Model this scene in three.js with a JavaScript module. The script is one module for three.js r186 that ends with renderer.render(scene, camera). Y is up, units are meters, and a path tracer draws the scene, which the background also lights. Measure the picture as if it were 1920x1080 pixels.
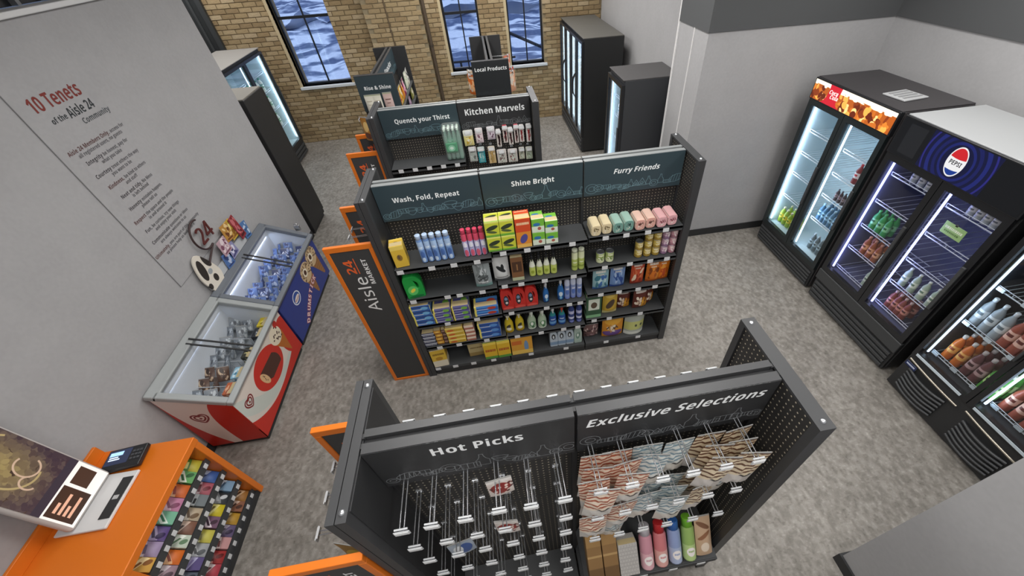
import * as THREE from 'three';
import { RoundedBoxGeometry } from 'three/addons/geometries/RoundedBoxGeometry.js';
import { mergeGeometries, toCreasedNormals } from 'three/addons/utils/BufferGeometryUtils.js';
import { RectAreaLightUniformsLib } from 'three/addons/lights/RectAreaLightUniformsLib.js';
import { FontLoader } from 'three/addons/loaders/FontLoader.js';
import { TextGeometry } from 'three/addons/geometries/TextGeometry.js';

// ---------------------------------------------------------------- camera, sky, lights, exposure
const scene = new THREE.Scene();
const renderer = new THREE.WebGLRenderer({ antialias: true });
renderer.toneMapping = THREE.LinearToneMapping;
renderer.toneMappingExposure = 1.68;
renderer.shadowMap.enabled = true;
const camera = new THREE.PerspectiveCamera(2 * Math.atan(540 / 733.38) * 180 / Math.PI, 1920 / 1080, 0.05, 200);
camera.position.set(0, 3.3, 0);
camera.rotation.order = 'YXZ';
camera.rotation.set(-0.7575, -0.1232, -0.0617);
camera.setViewOffset(1920, 1080, -69.2, 0, 1920, 1080);      // the photograph is an off-centre crop
scene.background = new THREE.Color().setRGB(0.42, 0.56, 0.86);
scene.backgroundIntensity = 0.75;
RectAreaLightUniformsLib.init();
const CEIL = 3.72;
const PANEL_POWER = 7.4;
const PANELS = [[-0.6, 0.2], [1.1, 0.2], [3.2, -0.6], [-0.6, -1.9], [1.1, -1.9], [3.2, -2.6], [-0.6, -4.0], [1.1, -4.0], [-0.6, -6.2], [1.1, -6.2], [-0.6, -8.2], [1.1, -8.2], [-3.2, -7.0], [-4.6, -8.2]];

// ---------------------------------------------------------------- small tools
let seed = 20240611;
const rnd = () => { seed |= 0; seed = seed + 0x6D2B79F5 | 0; let t = Math.imul(seed ^ seed >>> 15, 1 | seed); t = t + Math.imul(t ^ t >>> 7, 61 | t) ^ t; return ((t ^ t >>> 14) >>> 0) / 4294967296; };
const rr = (a, b) => a + (b - a) * rnd();
const used = {};
function numbered(n) { const k = used[n] = (used[n] ?? -1) + 1; return k ? `${n}_${String(k).padStart(3, '0')}` : n; }
function thing(name, label, category, [x, y, z] = [0, 0, 0], turn = 0, group) {
  const o = new THREE.Group(); o.name = numbered(name); o.position.set(x, y, z); o.rotation.y = turn;
  o.userData = { label, category }; if (group) o.userData.group = group;
  scene.add(o); return o;
}
function part(name, geo, mat, parent) {
  const m = new THREE.Mesh(Array.isArray(geo) ? merge(geo) : geo, mat); m.name = name; m.castShadow = m.receiveShadow = true;
  parent.add(m); return m;
}
function struct(name, geo, mat, label) {
  const m = part(name, geo, mat, scene); m.userData = { kind: 'structure', label, category: name.split('_')[0] }; return m;
}
function structGroup(name, label) { const g = new THREE.Group(); g.name = name; g.userData = { kind: 'structure', label, category: name.split('_')[0] }; scene.add(g); return g; }
function copyOf(o, pos, turn, label, group) {
  const c = o.clone(); c.name = numbered(o.name.replace(/_\d{3}$/, '')); c.userData = { ...o.userData };
  c.position.set(...pos); c.rotation.set(0, turn ?? 0, 0); if (label) c.userData.label = label; if (group) c.userData.group = group;
  scene.add(c); return c;
}
function merge(list) {
  return mergeGeometries(list.map((g) => { const h = g.index ? g.toNonIndexed() : g.clone(); for (const k of Object.keys(h.attributes)) if (!['position', 'normal', 'uv'].includes(k)) h.deleteAttribute(k); return h; }));
}
const tr = (g, x = 0, y = 0, z = 0) => g.translate(x, y, z);
const box = (w, h, d, x = 0, y = 0, z = 0) => tr(new THREE.BoxGeometry(w, h, d), x, y, z);
const box2 = (x0, x1, y0, y1, z0, z1) => box(Math.abs(x1 - x0), Math.abs(y1 - y0), Math.abs(z1 - z0), (x0 + x1) / 2, (y0 + y1) / 2, (z0 + z1) / 2);
const rbox = (w, h, d, r = 0.004, x = 0, y = 0, z = 0, s = 1) => tr(new RoundedBoxGeometry(w, h, d, s, Math.min(r, w / 2.1, h / 2.1, d / 2.1)), x, y, z);
const rbox2 = (x0, x1, y0, y1, z0, z1, r = 0.006, s = 2) => rbox(Math.abs(x1 - x0), Math.abs(y1 - y0), Math.abs(z1 - z0), r, (x0 + x1) / 2, (y0 + y1) / 2, (z0 + z1) / 2, s);
const cyl = (r, h, x = 0, y = 0, z = 0, n = 12, r2 = r) => tr(new THREE.CylinderGeometry(r2, r, h, n), x, y, z);
function rod(a, b, r = 0.003, n = 6) {
  const A = new THREE.Vector3(...a), B = new THREE.Vector3(...b), d = B.clone().sub(A), L = d.length();
  const g = new THREE.CylinderGeometry(r, r, L, n); g.applyQuaternion(new THREE.Quaternion().setFromUnitVectors(new THREE.Vector3(0, 1, 0), d.normalize()));
  return tr(g, (a[0] + b[0]) / 2, (a[1] + b[1]) / 2, (a[2] + b[2]) / 2);
}
const tube = (pts, r, n = 24, m = 6, closed = false) => new THREE.TubeGeometry(new THREE.CatmullRomCurve3(pts.map((p) => new THREE.Vector3(...p)), closed), n, r, m, closed);
const lathe = (pts, n = 16) => new THREE.LatheGeometry(pts.map((p) => new THREE.Vector2(...p)), n);
// world-scale uv: one unit per metre, chosen by the dominant axis of each face
function metreUV(g, k = 1) {
  const h = g.index ? g.toNonIndexed() : g, p = h.attributes.position, n = h.attributes.normal, uv = new Float32Array(p.count * 2);
  for (let i = 0; i < p.count; i++) {
    const ax = Math.abs(n.getX(i)), ay = Math.abs(n.getY(i)), az = Math.abs(n.getZ(i));
    let a, b; if (ay >= ax && ay >= az) { a = p.getX(i); b = p.getZ(i); } else if (ax >= az) { a = p.getZ(i); b = p.getY(i); } else { a = p.getX(i); b = p.getY(i); }
    uv[2 * i] = a * k; uv[2 * i + 1] = b * k;
  }
  h.setAttribute('uv', new THREE.BufferAttribute(uv, 2)); return h;
}
// ---------------------------------------------------------------- noise and textures
function hash2(x, y, s) { let h = Math.imul(x, 374761393) + Math.imul(y, 668265263) + Math.imul(s, 1442695041) | 0; h = Math.imul(h ^ h >>> 13, 1274126177); return ((h ^ h >>> 16) >>> 0) / 4294967296; }
function vnoise(u, v, n, m, s) {           // tileable value noise on an n x m lattice, u,v in 0..1
  const x = u * n, y = v * m, xi = Math.floor(x), yi = Math.floor(y), fx = x - xi, fy = y - yi, sx = fx * fx * (3 - 2 * fx), sy = fy * fy * (3 - 2 * fy);
  const g = (a, b) => hash2(((a % n) + n) % n, ((b % m) + m) % m, s);
  return (g(xi, yi) * (1 - sx) + g(xi + 1, yi) * sx) * (1 - sy) + (g(xi, yi + 1) * (1 - sx) + g(xi + 1, yi + 1) * sx) * sy;
}
function dataTex(n, fn, srgb = true) {
  const d = new Uint8Array(n * n * 4);
  for (let j = 0; j < n; j++) for (let i = 0; i < n; i++) { const c = fn(i / n, j / n), k = 4 * (j * n + i); d[k] = c[0]; d[k + 1] = c[1]; d[k + 2] = c[2]; d[k + 3] = 255; }
  const t = new THREE.DataTexture(d, n, n); t.wrapS = t.wrapT = THREE.RepeatWrapping; t.magFilter = THREE.LinearFilter; t.minFilter = THREE.LinearMipmapLinearFilter; t.generateMipmaps = true;
  if (srgb) t.colorSpace = THREE.SRGBColorSpace; t.needsUpdate = true; return t;
}
function canvasTex(w, h, draw) {
  const c = document.createElement('canvas'); c.width = w; c.height = h; const x = c.getContext('2d'); draw(x, w, h);
  const t = new THREE.CanvasTexture(c); t.colorSpace = THREE.SRGBColorSpace; t.magFilter = THREE.LinearFilter; t.anisotropy = 8; return t;
}
const matCache = {};
function M(color, roughness = 0.5, metalness = 0, extra) {
  const k = [color, roughness, metalness, JSON.stringify(extra ?? 0)].join('|');
  return matCache[k] ??= new THREE.MeshStandardMaterial({ color, roughness, metalness, ...extra });
}
const glow = (color, k) => matCache['g' + color + k] ??= new THREE.MeshStandardMaterial({ color: 0x111111, emissive: color, emissiveIntensity: k, roughness: 0.6 });
const GLASS = new THREE.MeshPhysicalMaterial({ color: 0xffffff, transmission: 1, roughness: 0.02, ior: 1.35, thickness: 0 });
const CLEARWRAP = new THREE.MeshPhysicalMaterial({ color: 0xf4fbf7, transmission: 0.9, roughness: 0.15, ior: 1.3, thickness: 0 });
const BLACK = M(0x2b2c2e, 0.5), BLACKGLOSS = M(0x222326, 0.32), CHAR = M(0x3e4042, 0.55), STEEL = M(0x3b3c3f, 0.45, 0.2), CHROME = M(0xc9ccd0, 0.22, 0.9), WHITEP = M(0xd9dadb, 0.5), ORANGE = M(0xdf761e, 0.42), TAG = M(0xd6d8da, 0.5), RAIL = M(0x3b3c3e, 0.45, 0.1), PALERAIL = M(0x7d8182, 0.45, 0.1);
// pegboard: dark sheet with a grid of small holes that show the pale gap behind
const pegTex = (bg, dot) => canvasTex(64, 64, (c) => { c.fillStyle = bg; c.fillRect(0, 0, 64, 64); c.fillStyle = dot; c.beginPath(); c.arc(32, 32, 9, 0, 7); c.fill(); });
const PEGMAP = pegTex('#2e2d2c', '#b0a793'); PEGMAP.wrapS = PEGMAP.wrapT = THREE.RepeatWrapping;
const PEG = new THREE.MeshStandardMaterial({ map: PEGMAP, roughness: 0.6 });
const PEGK = 1 / 0.027;                     // holes about an inch apart
// ---------------------------------------------------------------- one atlas for every small product print
const AT = 2048, CELL = 128, NC = AT / CELL; const atlasCanvas = document.createElement('canvas'); atlasCanvas.width = atlasCanvas.height = AT; const ax = atlasCanvas.getContext('2d'); ax.fillStyle = '#888'; ax.fillRect(0, 0, AT, AT);
const cells = {}; let nCells = 0;
function print(key, draw) {
  if (cells[key]) return cells[key];
  const i = nCells % NC, j = Math.floor(nCells / NC); nCells++;
  ax.save(); ax.beginPath(); ax.rect(i * CELL, j * CELL, CELL, CELL); ax.clip(); ax.translate(i * CELL, j * CELL); draw(ax, CELL); ax.restore();
  return cells[key] = { key, u0: (i * CELL + 2) / AT, u1: ((i + 1) * CELL - 2) / AT, v1: 1 - (j * CELL + 2) / AT, v0: 1 - ((j + 1) * CELL - 2) / AT };
}
const atlasTex = new THREE.CanvasTexture(atlasCanvas); atlasTex.colorSpace = THREE.SRGBColorSpace; atlasTex.magFilter = THREE.LinearFilter;
const PRINT = new THREE.MeshStandardMaterial({ map: atlasTex, roughness: 0.42 });
const PRINTM = new THREE.MeshStandardMaterial({ map: atlasTex, roughness: 0.7 });
function uvTo(g, c) { const u = g.attributes.uv; for (let i = 0; i < u.count; i++) u.setXY(i, c.u0 + Math.min(1, Math.max(0, u.getX(i))) * (c.u1 - c.u0), c.v0 + Math.min(1, Math.max(0, u.getY(i))) * (c.v1 - c.v0)); return g; }
// planar uv over the x,y bounds (a wrapped label seen from the front)
function planarUV(g) { g.computeBoundingBox(); const b = g.boundingBox, p = g.attributes.position, u = new Float32Array(p.count * 2); for (let i = 0; i < p.count; i++) { u[2 * i] = (p.getX(i) - b.min.x) / (b.max.x - b.min.x); u[2 * i + 1] = (p.getY(i) - b.min.y) / (b.max.y - b.min.y); } g.setAttribute('uv', new THREE.BufferAttribute(u, 2)); return g; }
// drawing words for prints: blobs, bands and marks only
const fillAll = (c, s, col) => { c.fillStyle = col; c.fillRect(0, 0, s, s); };
const band = (c, s, col, y0, y1, x0 = 0, x1 = 1) => { c.fillStyle = col; c.fillRect(x0 * s, y0 * s, (x1 - x0) * s, (y1 - y0) * s); };
const oval = (c, s, col, x, y, rx, ry, a = 0) => { c.fillStyle = col; c.beginPath(); c.ellipse(x * s, y * s, rx * s, ry * s, a, 0, 7); c.fill(); };
const ring = (c, s, col, x, y, r, w) => { c.strokeStyle = col; c.lineWidth = w * s; c.beginPath(); c.arc(x * s, y * s, r * s, 0, 7); c.stroke(); };
const blotch = (c, s, cols, x, y, rx, ry, k) => { for (let i = 0; i < 16; i++) { c.fillStyle = cols[i % cols.length]; c.beginPath(); c.ellipse((x + rx * (2 * hash2(i, k, 41) - 1) * 0.75) * s, (y + ry * (2 * hash2(i, k, 42) - 1) * 0.75) * s, rx * s * (0.2 + 0.3 * hash2(i, k, 43)), ry * s * (0.15 + 0.25 * hash2(i, k, 44)), hash2(i, k, 45) * 3, 0, 7); c.fill(); } };
const keyNum = (k) => [...k].reduce((a, q) => (a * 31 + q.charCodeAt(0)) % 9973, 7);
const marks = (c, s, col, x0, x1, y, h) => { c.fillStyle = col; let x = x0; while (x < x1 - 0.02) { const w = 0.03 + 0.05 * hash2(Math.round(x * 997), Math.round(y * 991), 5); c.fillRect(x * s, y * s, Math.min(w, x1 - x) * s, h * s); x += w + 0.02; } };
// ================================================================= THE ROOM
const WX = -2.83, WZ = -5.32, BZ = -9.07, RX = 4.18, RZ = -4.09, HB = 2.43;
const wallTex = dataTex(256, (u, v) => { const n = 0.5 * vnoise(u, v, 60, 60, 1) + 0.5 * vnoise(u, v, 7, 7, 2), k = 166 + 9 * (n - 0.5); return [k, k, k + 2]; });
const WALL = new THREE.MeshStandardMaterial({ map: wallTex, roughness: 0.85 });
const DARKWALL = M(0x515355, 0.85), CEILM = M(0xcfcfcf, 0.9), BASEB = M(0x2a2b2d, 0.6);
const floorTex = dataTex(1024, (u, v) => {
  const big = vnoise(u, v, 9, 9, 3), mid = vnoise(u, v, 90, 64, 4), mid2 = vnoise(v, u, 40, 56, 9), fine = vnoise(u, v, 300, 300, 5), fleck = vnoise(u, v, 130, 170, 6);
  let k = 129 + 8 * (big - 0.5) + 30 * (mid - 0.5) + 16 * (mid2 - 0.5) + 9 * (fine - 0.5);
  if (fleck > 0.72) k += 18 * (fleck - 0.72) / 0.28; if (fleck < 0.24) k -= 20 * (0.24 - fleck) / 0.24;
  return [k + 4, k, k - 6];
});
const FLOORM = new THREE.MeshStandardMaterial({ map: floorTex, roughness: 0.55 });
struct('floor', metreUV(box2(-5.9, RX + 0.2, -0.12, 0, BZ - 0.4, 1.3), 1 / 2.1), FLOORM, 'grey mottled stone-look vinyl floor of the shop');
struct('ceiling', box2(-5.9, RX + 0.2, CEIL, CEIL + 0.12, BZ - 0.4, 1.3), CEILM, 'plain pale ceiling over the shop');
// ceiling light panels: glowing face with an area light of the same size right below it
for (const [x, z] of PANELS) {
  const t = thing('ceiling_light', 'flat white ceiling light panel with a slim frame', 'light', [x, CEIL, z], 0, 'ceiling light panels');
  part('frame', [box2(-0.32, -0.3, -0.03, 0, -0.62, 0.62), box2(0.3, 0.32, -0.03, 0, -0.62, 0.62), box2(-0.3, 0.3, -0.03, 0, -0.62, -0.6), box2(-0.3, 0.3, -0.03, 0, 0.6, 0.62)], WHITEP, t);
  part('diffuser', box2(-0.3, 0.3, -0.02, 0, -0.6, 0.6), glow(0xffffff, 1.5), t);
  const l = new THREE.RectAreaLight(0xfdf9f4, PANEL_POWER, 0.6, 1.2); l.position.set(0, -0.035, 0); l.rotation.x = -Math.PI / 2; t.add(l);
}
// left wall: lower part, then a high strip of dark glazing with a pale sill, both running the wall's whole length
const HW = 3.0;
struct('wall_left', metreUV(merge([box2(WX - 0.22, WX, 0, HW, WZ, 1.3), box2(WX - 0.22, WX, HW, CEIL, WZ, -4.75), box2(WX - 0.22, WX, HW, CEIL, -1.2, 1.3), box2(WX - 0.22, WX, 3.55, CEIL, -4.75, -1.2)])), WALL, 'tall light grey painted wall that carries the list of tenets');
{
  const w = structGroup('window_4', 'high strip of dark glazing above the light grey wall');
  part('window_sill', rbox2(WX - 0.1, WX + 0.05, HW, HW + 0.035, -4.75, -1.2, 0.008), WHITEP, w);
  part('pane', box2(WX - 0.17, WX - 0.15, HW + 0.035, 3.55, -4.75, -1.2), M(0x202225, 0.25), w);
  for (let z = -4.7; z <= -1.2; z += 0.25) part('mullion', box2(WX - 0.15, WX - 0.11, HW + 0.035, 3.55, z - 0.015, z + 0.015), M(0x6d6f72, 0.5), w);
  part('transom', box2(WX - 0.15, WX - 0.11, 3.28, 3.31, -4.75, -1.2), M(0x6d6f72, 0.5), w);
}
struct('baseboard_left', box2(WX, WX + 0.012, 0, 0.1, WZ, 1.3), BASEB, 'dark skirting along the light grey wall');
struct('wall_alcove', metreUV(merge([box2(-5.9, WX - 0.22, 0, CEIL, WZ + 0.001, WZ + 0.2), box2(-5.9, -5.7, 0, CEIL, BZ, WZ + 0.2)])), WALL, 'light grey walls of the recess behind the black cabinet');
struct('wall_front', metreUV(box2(WX - 0.22, RX + 0.2, 0, CEIL, 1.1, 1.3)), WALL, 'light grey wall behind the viewpoint');
// right side: outer wall, return wall, pilaster, recess
struct('wall_right', metreUV(box2(RX, RX + 0.2, 0, HB, RZ, 1.3)), WALL, 'light grey wall behind the drink coolers');
struct('wall_return', metreUV(box2(2.2, RX + 0.2, 0, HB, RZ - 0.67, RZ)), WALL, 'light grey projecting wall beside the red topped cooler');
struct('trim_1', merge([box2(RX - 0.012, RX + 0.2, HB, CEIL, RZ, 1.1), box2(2.188, RX + 0.2, HB, CEIL, RZ - 0.68, RZ + 0.012)]), DARKWALL, 'dark grey painted upper band of wall above the coolers');
struct('trim_2', merge([box2(2.186, 2.2, 0.0, CEIL, RZ - 0.69, RZ - 0.67), box2(2.19, 2.2, 0, HB, RZ - 0.3, RZ - 0.29)]), M(0xe6e6e6, 0.5), 'thin pale corner bead down the projecting wall');
struct('wall_recess', metreUV(box2(2.5, 2.7, 0, CEIL, BZ, RZ - 0.67)), WALL, 'light grey wall behind the black glass door coolers');
struct('baseboard_right', merge([box2(2.188, RX, 0, 0.1, RZ, RZ + 0.012), box2(2.188, 2.2, 0, 0.1, RZ - 0.67, RZ + 0.012), box2(2.488, 2.5, 0, 0.1, BZ, RZ - 0.67)]), BASEB, 'dark skirting along the light grey walls');
struct('wall_partition', metreUV(box2(1.92, 2.12, 0, CEIL, -0.36, 1.1)), WALL, 'pale end of a partition wall with dark skirting');
struct('baseboard_partition', merge([box2(1.905, 1.92, 0, 0.1, -0.36, 1.1), box2(1.905, 2.12, 0, 0.1, -0.375, -0.36)]), BASEB, 'dark skirting around the partition wall');
{ const v = thing('wall_speaker', 'small dark box high on the recessed grey wall', 'speaker', [2.5, 2.62, -6.05]); part('body', rbox2(-0.07, 0, 0, 0.3, -0.12, 0.12, 0.01), CHAR, v); part('grille', box2(-0.075, -0.07, 0.03, 0.27, -0.1, 0.1), BLACK, v); part('bracket', box2(-0.02, 0, 0.1, 0.2, -0.14, 0.14), STEEL, v); }
// back wall: tan brick
const WIN = [[-3.52, -2.58, 1.08, 3.3], [-0.57, 0.1, 1.09, 3.3], [0.64, 1.33, 1.11, 3.3]];
const backWall = structGroup('wall_back', 'tan brick wall with three tall windows');
{
  const xs = [-5.9, ...WIN.flatMap((w) => [w[0], w[1]]), 2.7], core = [];
  for (let i = 0; i < xs.length - 1; i += 2) core.push(box2(xs[i], xs[i + 1], 0, CEIL, BZ - 0.35, BZ - 0.012));
  for (const w of WIN) core.push(box2(w[0], w[1], 0, w[2], BZ - 0.35, BZ - 0.012), box2(w[0], w[1], w[3], CEIL, BZ - 0.35, BZ - 0.012));
  part('mortar', metreUV(merge(core)), M(0x87795f, 0.95), backWall);
  const PIL = [-1.95, -0.93];              // brick chase standing proud of the wall
  part('mortar', metreUV(box2(PIL[0], PIL[1], 0, CEIL, BZ - 0.01, BZ + 0.09)), M(0x8d8168, 0.95), backWall);
  const brickTex = dataTex(128, (u, v) => { const k = 225 + 40 * (vnoise(u, v, 40, 40, 11) - 0.5) + 26 * (vnoise(u, v, 9, 9, 12) - 0.5); return [k, k, k]; });
  const tones = [0xb39d78, 0xab9570, 0xb9a480, 0xa38c68, 0xb09a74, 0x9a8462, 0xbfab8a];
  const BM = tones.map((t) => new THREE.MeshStandardMaterial({ color: t, map: brickTex, roughness: 0.92, bumpMap: brickTex, bumpScale: 0.002 }));
  const BW = 0.205, BH = 0.064, J = 0.011, full = rbox(BW, BH, 0.05, 0.004), half = rbox((BW - J) / 2, BH, 0.05, 0.004);
  const rest = tones.map(() => []); let single = 0;
  for (let r = 0; r * (BH + J) < CEIL - BH; r++) {
    const y = r * (BH + J) + BH / 2 + 0.004, off = (r % 2) * (BW + J) / 2;
    for (let x = -5.85 - off; x < 2.5; x += BW + J) {
      const cx = x + BW / 2; let x0 = x, x1 = x + BW, skip = false;
      for (const w of WIN) if (y > w[2] - BH / 2 && y < w[3] + BH / 2) { if (x0 > w[0] - 0.05 && x1 < w[1] + 0.05) skip = true; else if (x0 < w[0] && x1 > w[0]) x1 = w[0]; else if (x0 < w[1] && x1 > w[1]) x0 = w[1]; }
      if (x0 > 2.5) skip = true; if (x1 > 2.49) x1 = 2.49;
      if (skip || x1 - x0 < 0.03) continue;
      const k = Math.floor(rnd() * tones.length), dz = rr(-0.003, 0.003), pil = cx > PIL[0] && cx < PIL[1];
      if (pil) { x0 = Math.max(x0, PIL[0]); x1 = Math.min(x1, PIL[1]); }
      const g0 = x1 - x0 > BW * 0.75 ? full : half, sc = (x1 - x0) / (x1 - x0 > BW * 0.75 ? BW : (BW - J) / 2), z = BZ - 0.02 + dz + (pil ? 0.1 : 0);
      if (x0 > -0.86 && x1 < 1.62 && y < 2.42 && y > 0.3 && single < 300) {
        const m = part(numbered('brick'), g0, BM[k], backWall); m.position.set((x0 + x1) / 2, y, z); m.scale.x = sc; single++;
      } else { const g = g0.clone(); g.scale(sc, 1, 1); g.translate((x0 + x1) / 2, y, z); rest[k].push(g); }
    }
  }
  rest.forEach((l, k) => { if (l.length) { const m = part('brickwork', merge(l), BM[k], backWall); m.userData.kind = 'stuff'; } });
}
// windows with dark steel frames
WIN.forEach(([x0, x1, y0, y1], i) => {
  const w = structGroup(`window_${i + 1}`, ['tall steel framed window near the glass door cooler', 'narrow steel framed window behind the local goods display', 'narrow steel framed window next to the black coolers'][i]);
  const zf = BZ - 0.12, F = M(0x12161d, 0.45), t = 0.035;
  part('window_frame', [box2(x0, x0 + t, y0, y1, zf - 0.05, zf), box2(x1 - t, x1, y0, y1, zf - 0.05, zf), box2(x0, x1, y0, y0 + t, zf - 0.05, zf), box2(x0, x1, y1 - t, y1, zf - 0.05, zf)], F, w);
  const xm = (x0 + x1) / 2, ym = [2.19, 2.06, 2.25][i];
  part('mullion', box2(xm - 0.012, xm + 0.012, y0 + t, y1 - t, zf - 0.04, zf - 0.01), F, w);
  part('muntin', box2(x0 + t, x1 - t, ym - 0.022, ym + 0.022, zf - 0.04, zf - 0.008), F, w);
  for (const [a, b] of [[x0 + t, xm - 0.012], [xm + 0.012, x1 - t]]) for (const [c, d] of [[y0 + t, ym - 0.022], [ym + 0.022, y1 - t]]) part('pane', box(b - a, d - c, 0.004, (a + b) / 2, (c + d) / 2, zf - 0.025), GLASS, w);
  part('window_sill', rbox2(x0 - 0.05, x1 + 0.05, y0 - 0.05, y0, BZ - 0.13, BZ + 0.05, 0.008), M(0xc3c8cc, 0.6), w);
  part('jamb', [box2(x0 - 0.05, x0, y0, y1, BZ - 0.11, BZ + 0.008)], M(0xb8a988, 0.9), w);
});
{ const p = thing('wall_pipe', 'brown drain pipe running down the tan brick wall', 'pipe', [-0.88, 0, BZ + 0.06]); part('pipe', cyl(0.035, CEIL, 0, CEIL / 2, 0, 16), M(0x4d4032, 0.6), p); for (const y of [0.5, 1.6, 2.7]) part('clamp', cyl(0.042, 0.03, 0, y, 0, 16), M(0x3c3228, 0.6), p); }
{ const p = thing('cable_conduit', 'slim brown conduit down the brick chase', 'conduit', [-1.55, 0, BZ + 0.105]); part('conduit', cyl(0.012, CEIL, 0, CEIL / 2, 0, 10), M(0x5d4e3a, 0.6), p); for (const y of [0.8, 1.9, 3]) part('clip', box(0.04, 0.02, 0.02, 0, y, -0.005), M(0x4d4030, 0.6), p); }
{ const p = thing('dark_doorway', 'dark grey panelled door in the brick wall beyond the cooler', 'door', [-4.95, 0, BZ]); p.userData.category = 'door'; part('door_frame', [box2(-0.42, -0.34, 0, 3.4, 0, 0.07), box2(0.34, 0.42, 0, 3.4, 0, 0.07), box2(-0.34, 0.34, 3.32, 3.4, 0, 0.07)], M(0x35383a, 0.5), p); part('door_leaf', box2(-0.34, 0.34, 0.02, 3.32, 0, 0.03), M(0x2a2d2f, 0.45), p); part('handle', rod([-0.27, 1.0, 0.06], [-0.27, 1.3, 0.06], 0.01), CHROME, p); part('panel_moulding', [box2(0.2, 0.24, 0.2, 3.2, 0.03, 0.045), box2(-0.22, -0.18, 0.2, 3.2, 0.03, 0.045)], M(0x3c3f41, 0.5), p); }
// outside: snow, railing, hedge
{
  const g = new THREE.PlaneGeometry(60, 40, 150, 110); g.rotateX(-Math.PI / 2); g.translate(0, 0, -29.6); const p = g.attributes.position;
  for (let i = 0; i < p.count; i++) { const u = (p.getX(i) + 30) / 60, v = (p.getZ(i) + 50) / 41; p.setY(i, -0.45 + 0.5 * vnoise(u, v, 34, 26, 21) + 0.5 * vnoise(u, v, 14, 10, 22) + 0.12 * vnoise(u, v, 90, 70, 23) - 0.3); }
  g.computeVertexNormals();
  // ploughed snow over dark asphalt: drifts, ridges and tyre-worn strips
  const snowTex = dataTex(512, (u, v) => { const wv = 0.06 * vnoise(u, v, 9, 9, 51) + 0.03 * vnoise(u, v, 24, 24, 52), a = vnoise(u, (v + wv) % 1, 7, 22, 53), b = vnoise(u, v, 40, 60, 54), k = Math.min(1, Math.max(0, (a * 0.75 + b * 0.25 - 0.36) / 0.22)), d = 14 * (vnoise(u, v, 150, 150, 55) - 0.5); return [92 + 138 * k + d, 106 + 128 * k + d, 138 + 106 * k + d]; });
  const s = part('snow_ground', g, new THREE.MeshStandardMaterial({ map: snowTex, roughness: 0.9 }), scene); const uvs = g.attributes.uv; for (let i = 0; i < uvs.count; i++) uvs.setXY(i, uvs.getX(i) * 7, uvs.getY(i) * 5); s.userData = { label: 'uneven snow covering the ground outside the windows', category: 'snow', kind: 'stuff' };
  const r = thing('railing', 'dark metal railing standing in the snow outside', 'railing', [-0.55, -0.3, -10.6]); const RM = M(0x1c2536, 0.5);
  for (let i = 0; i < 5; i++) part('post', cyl(0.025, 1.25, -0.9 + i * 0.5, 0.62, 0, 8), RM, r);
  part('top_rail', rod([-1.2, 1.22, 0], [1.4, 1.22, 0], 0.025, 8), RM, r); part('lower_rail', rod([-1.2, 0.45, 0], [1.4, 0.45, 0], 0.018, 8), RM, r);
  const h = thing('stair_rail', 'sloping dark handrail outside the window by the coolers', 'railing', [1.1, -0.3, -11.2]);
  part('top_rail', rod([-0.5, 1.7, 0], [0.9, 1.05, 0], 0.035, 8), RM, h); part('post', rod([-0.45, 0, 0], [-0.45, 1.68, 0], 0.02, 8), RM, h); part('post', rod([0.85, 0, 0], [0.85, 1.08, 0], 0.02, 8), RM, h); part('lower_rail', rod([-0.9, 0.9, 0.05], [1.2, 0.82, 0.05], 0.03, 8), RM, h);
  const k = thing('snow_bank', 'long ridge of ploughed snow across the yard', 'snow bank', [0, -0.45, -24]); const bg = new THREE.CylinderGeometry(0.8, 0.8, 40, 20, 120, false, 0, Math.PI); bg.rotateZ(Math.PI / 2); bg.rotateX(-Math.PI / 2); const q = bg.attributes.position; for (let i = 0; i < q.count; i++) { const n = vnoise((q.getX(i) + 20) / 40, 0.5, 40, 4, 61); q.setY(i, q.getY(i) * (0.6 + 0.9 * n)); q.setZ(i, q.getZ(i) * (0.9 + 0.6 * n)); } bg.computeVertexNormals(); part('ridge', bg, M(0xd4dcea, 0.9), k);
}
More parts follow.
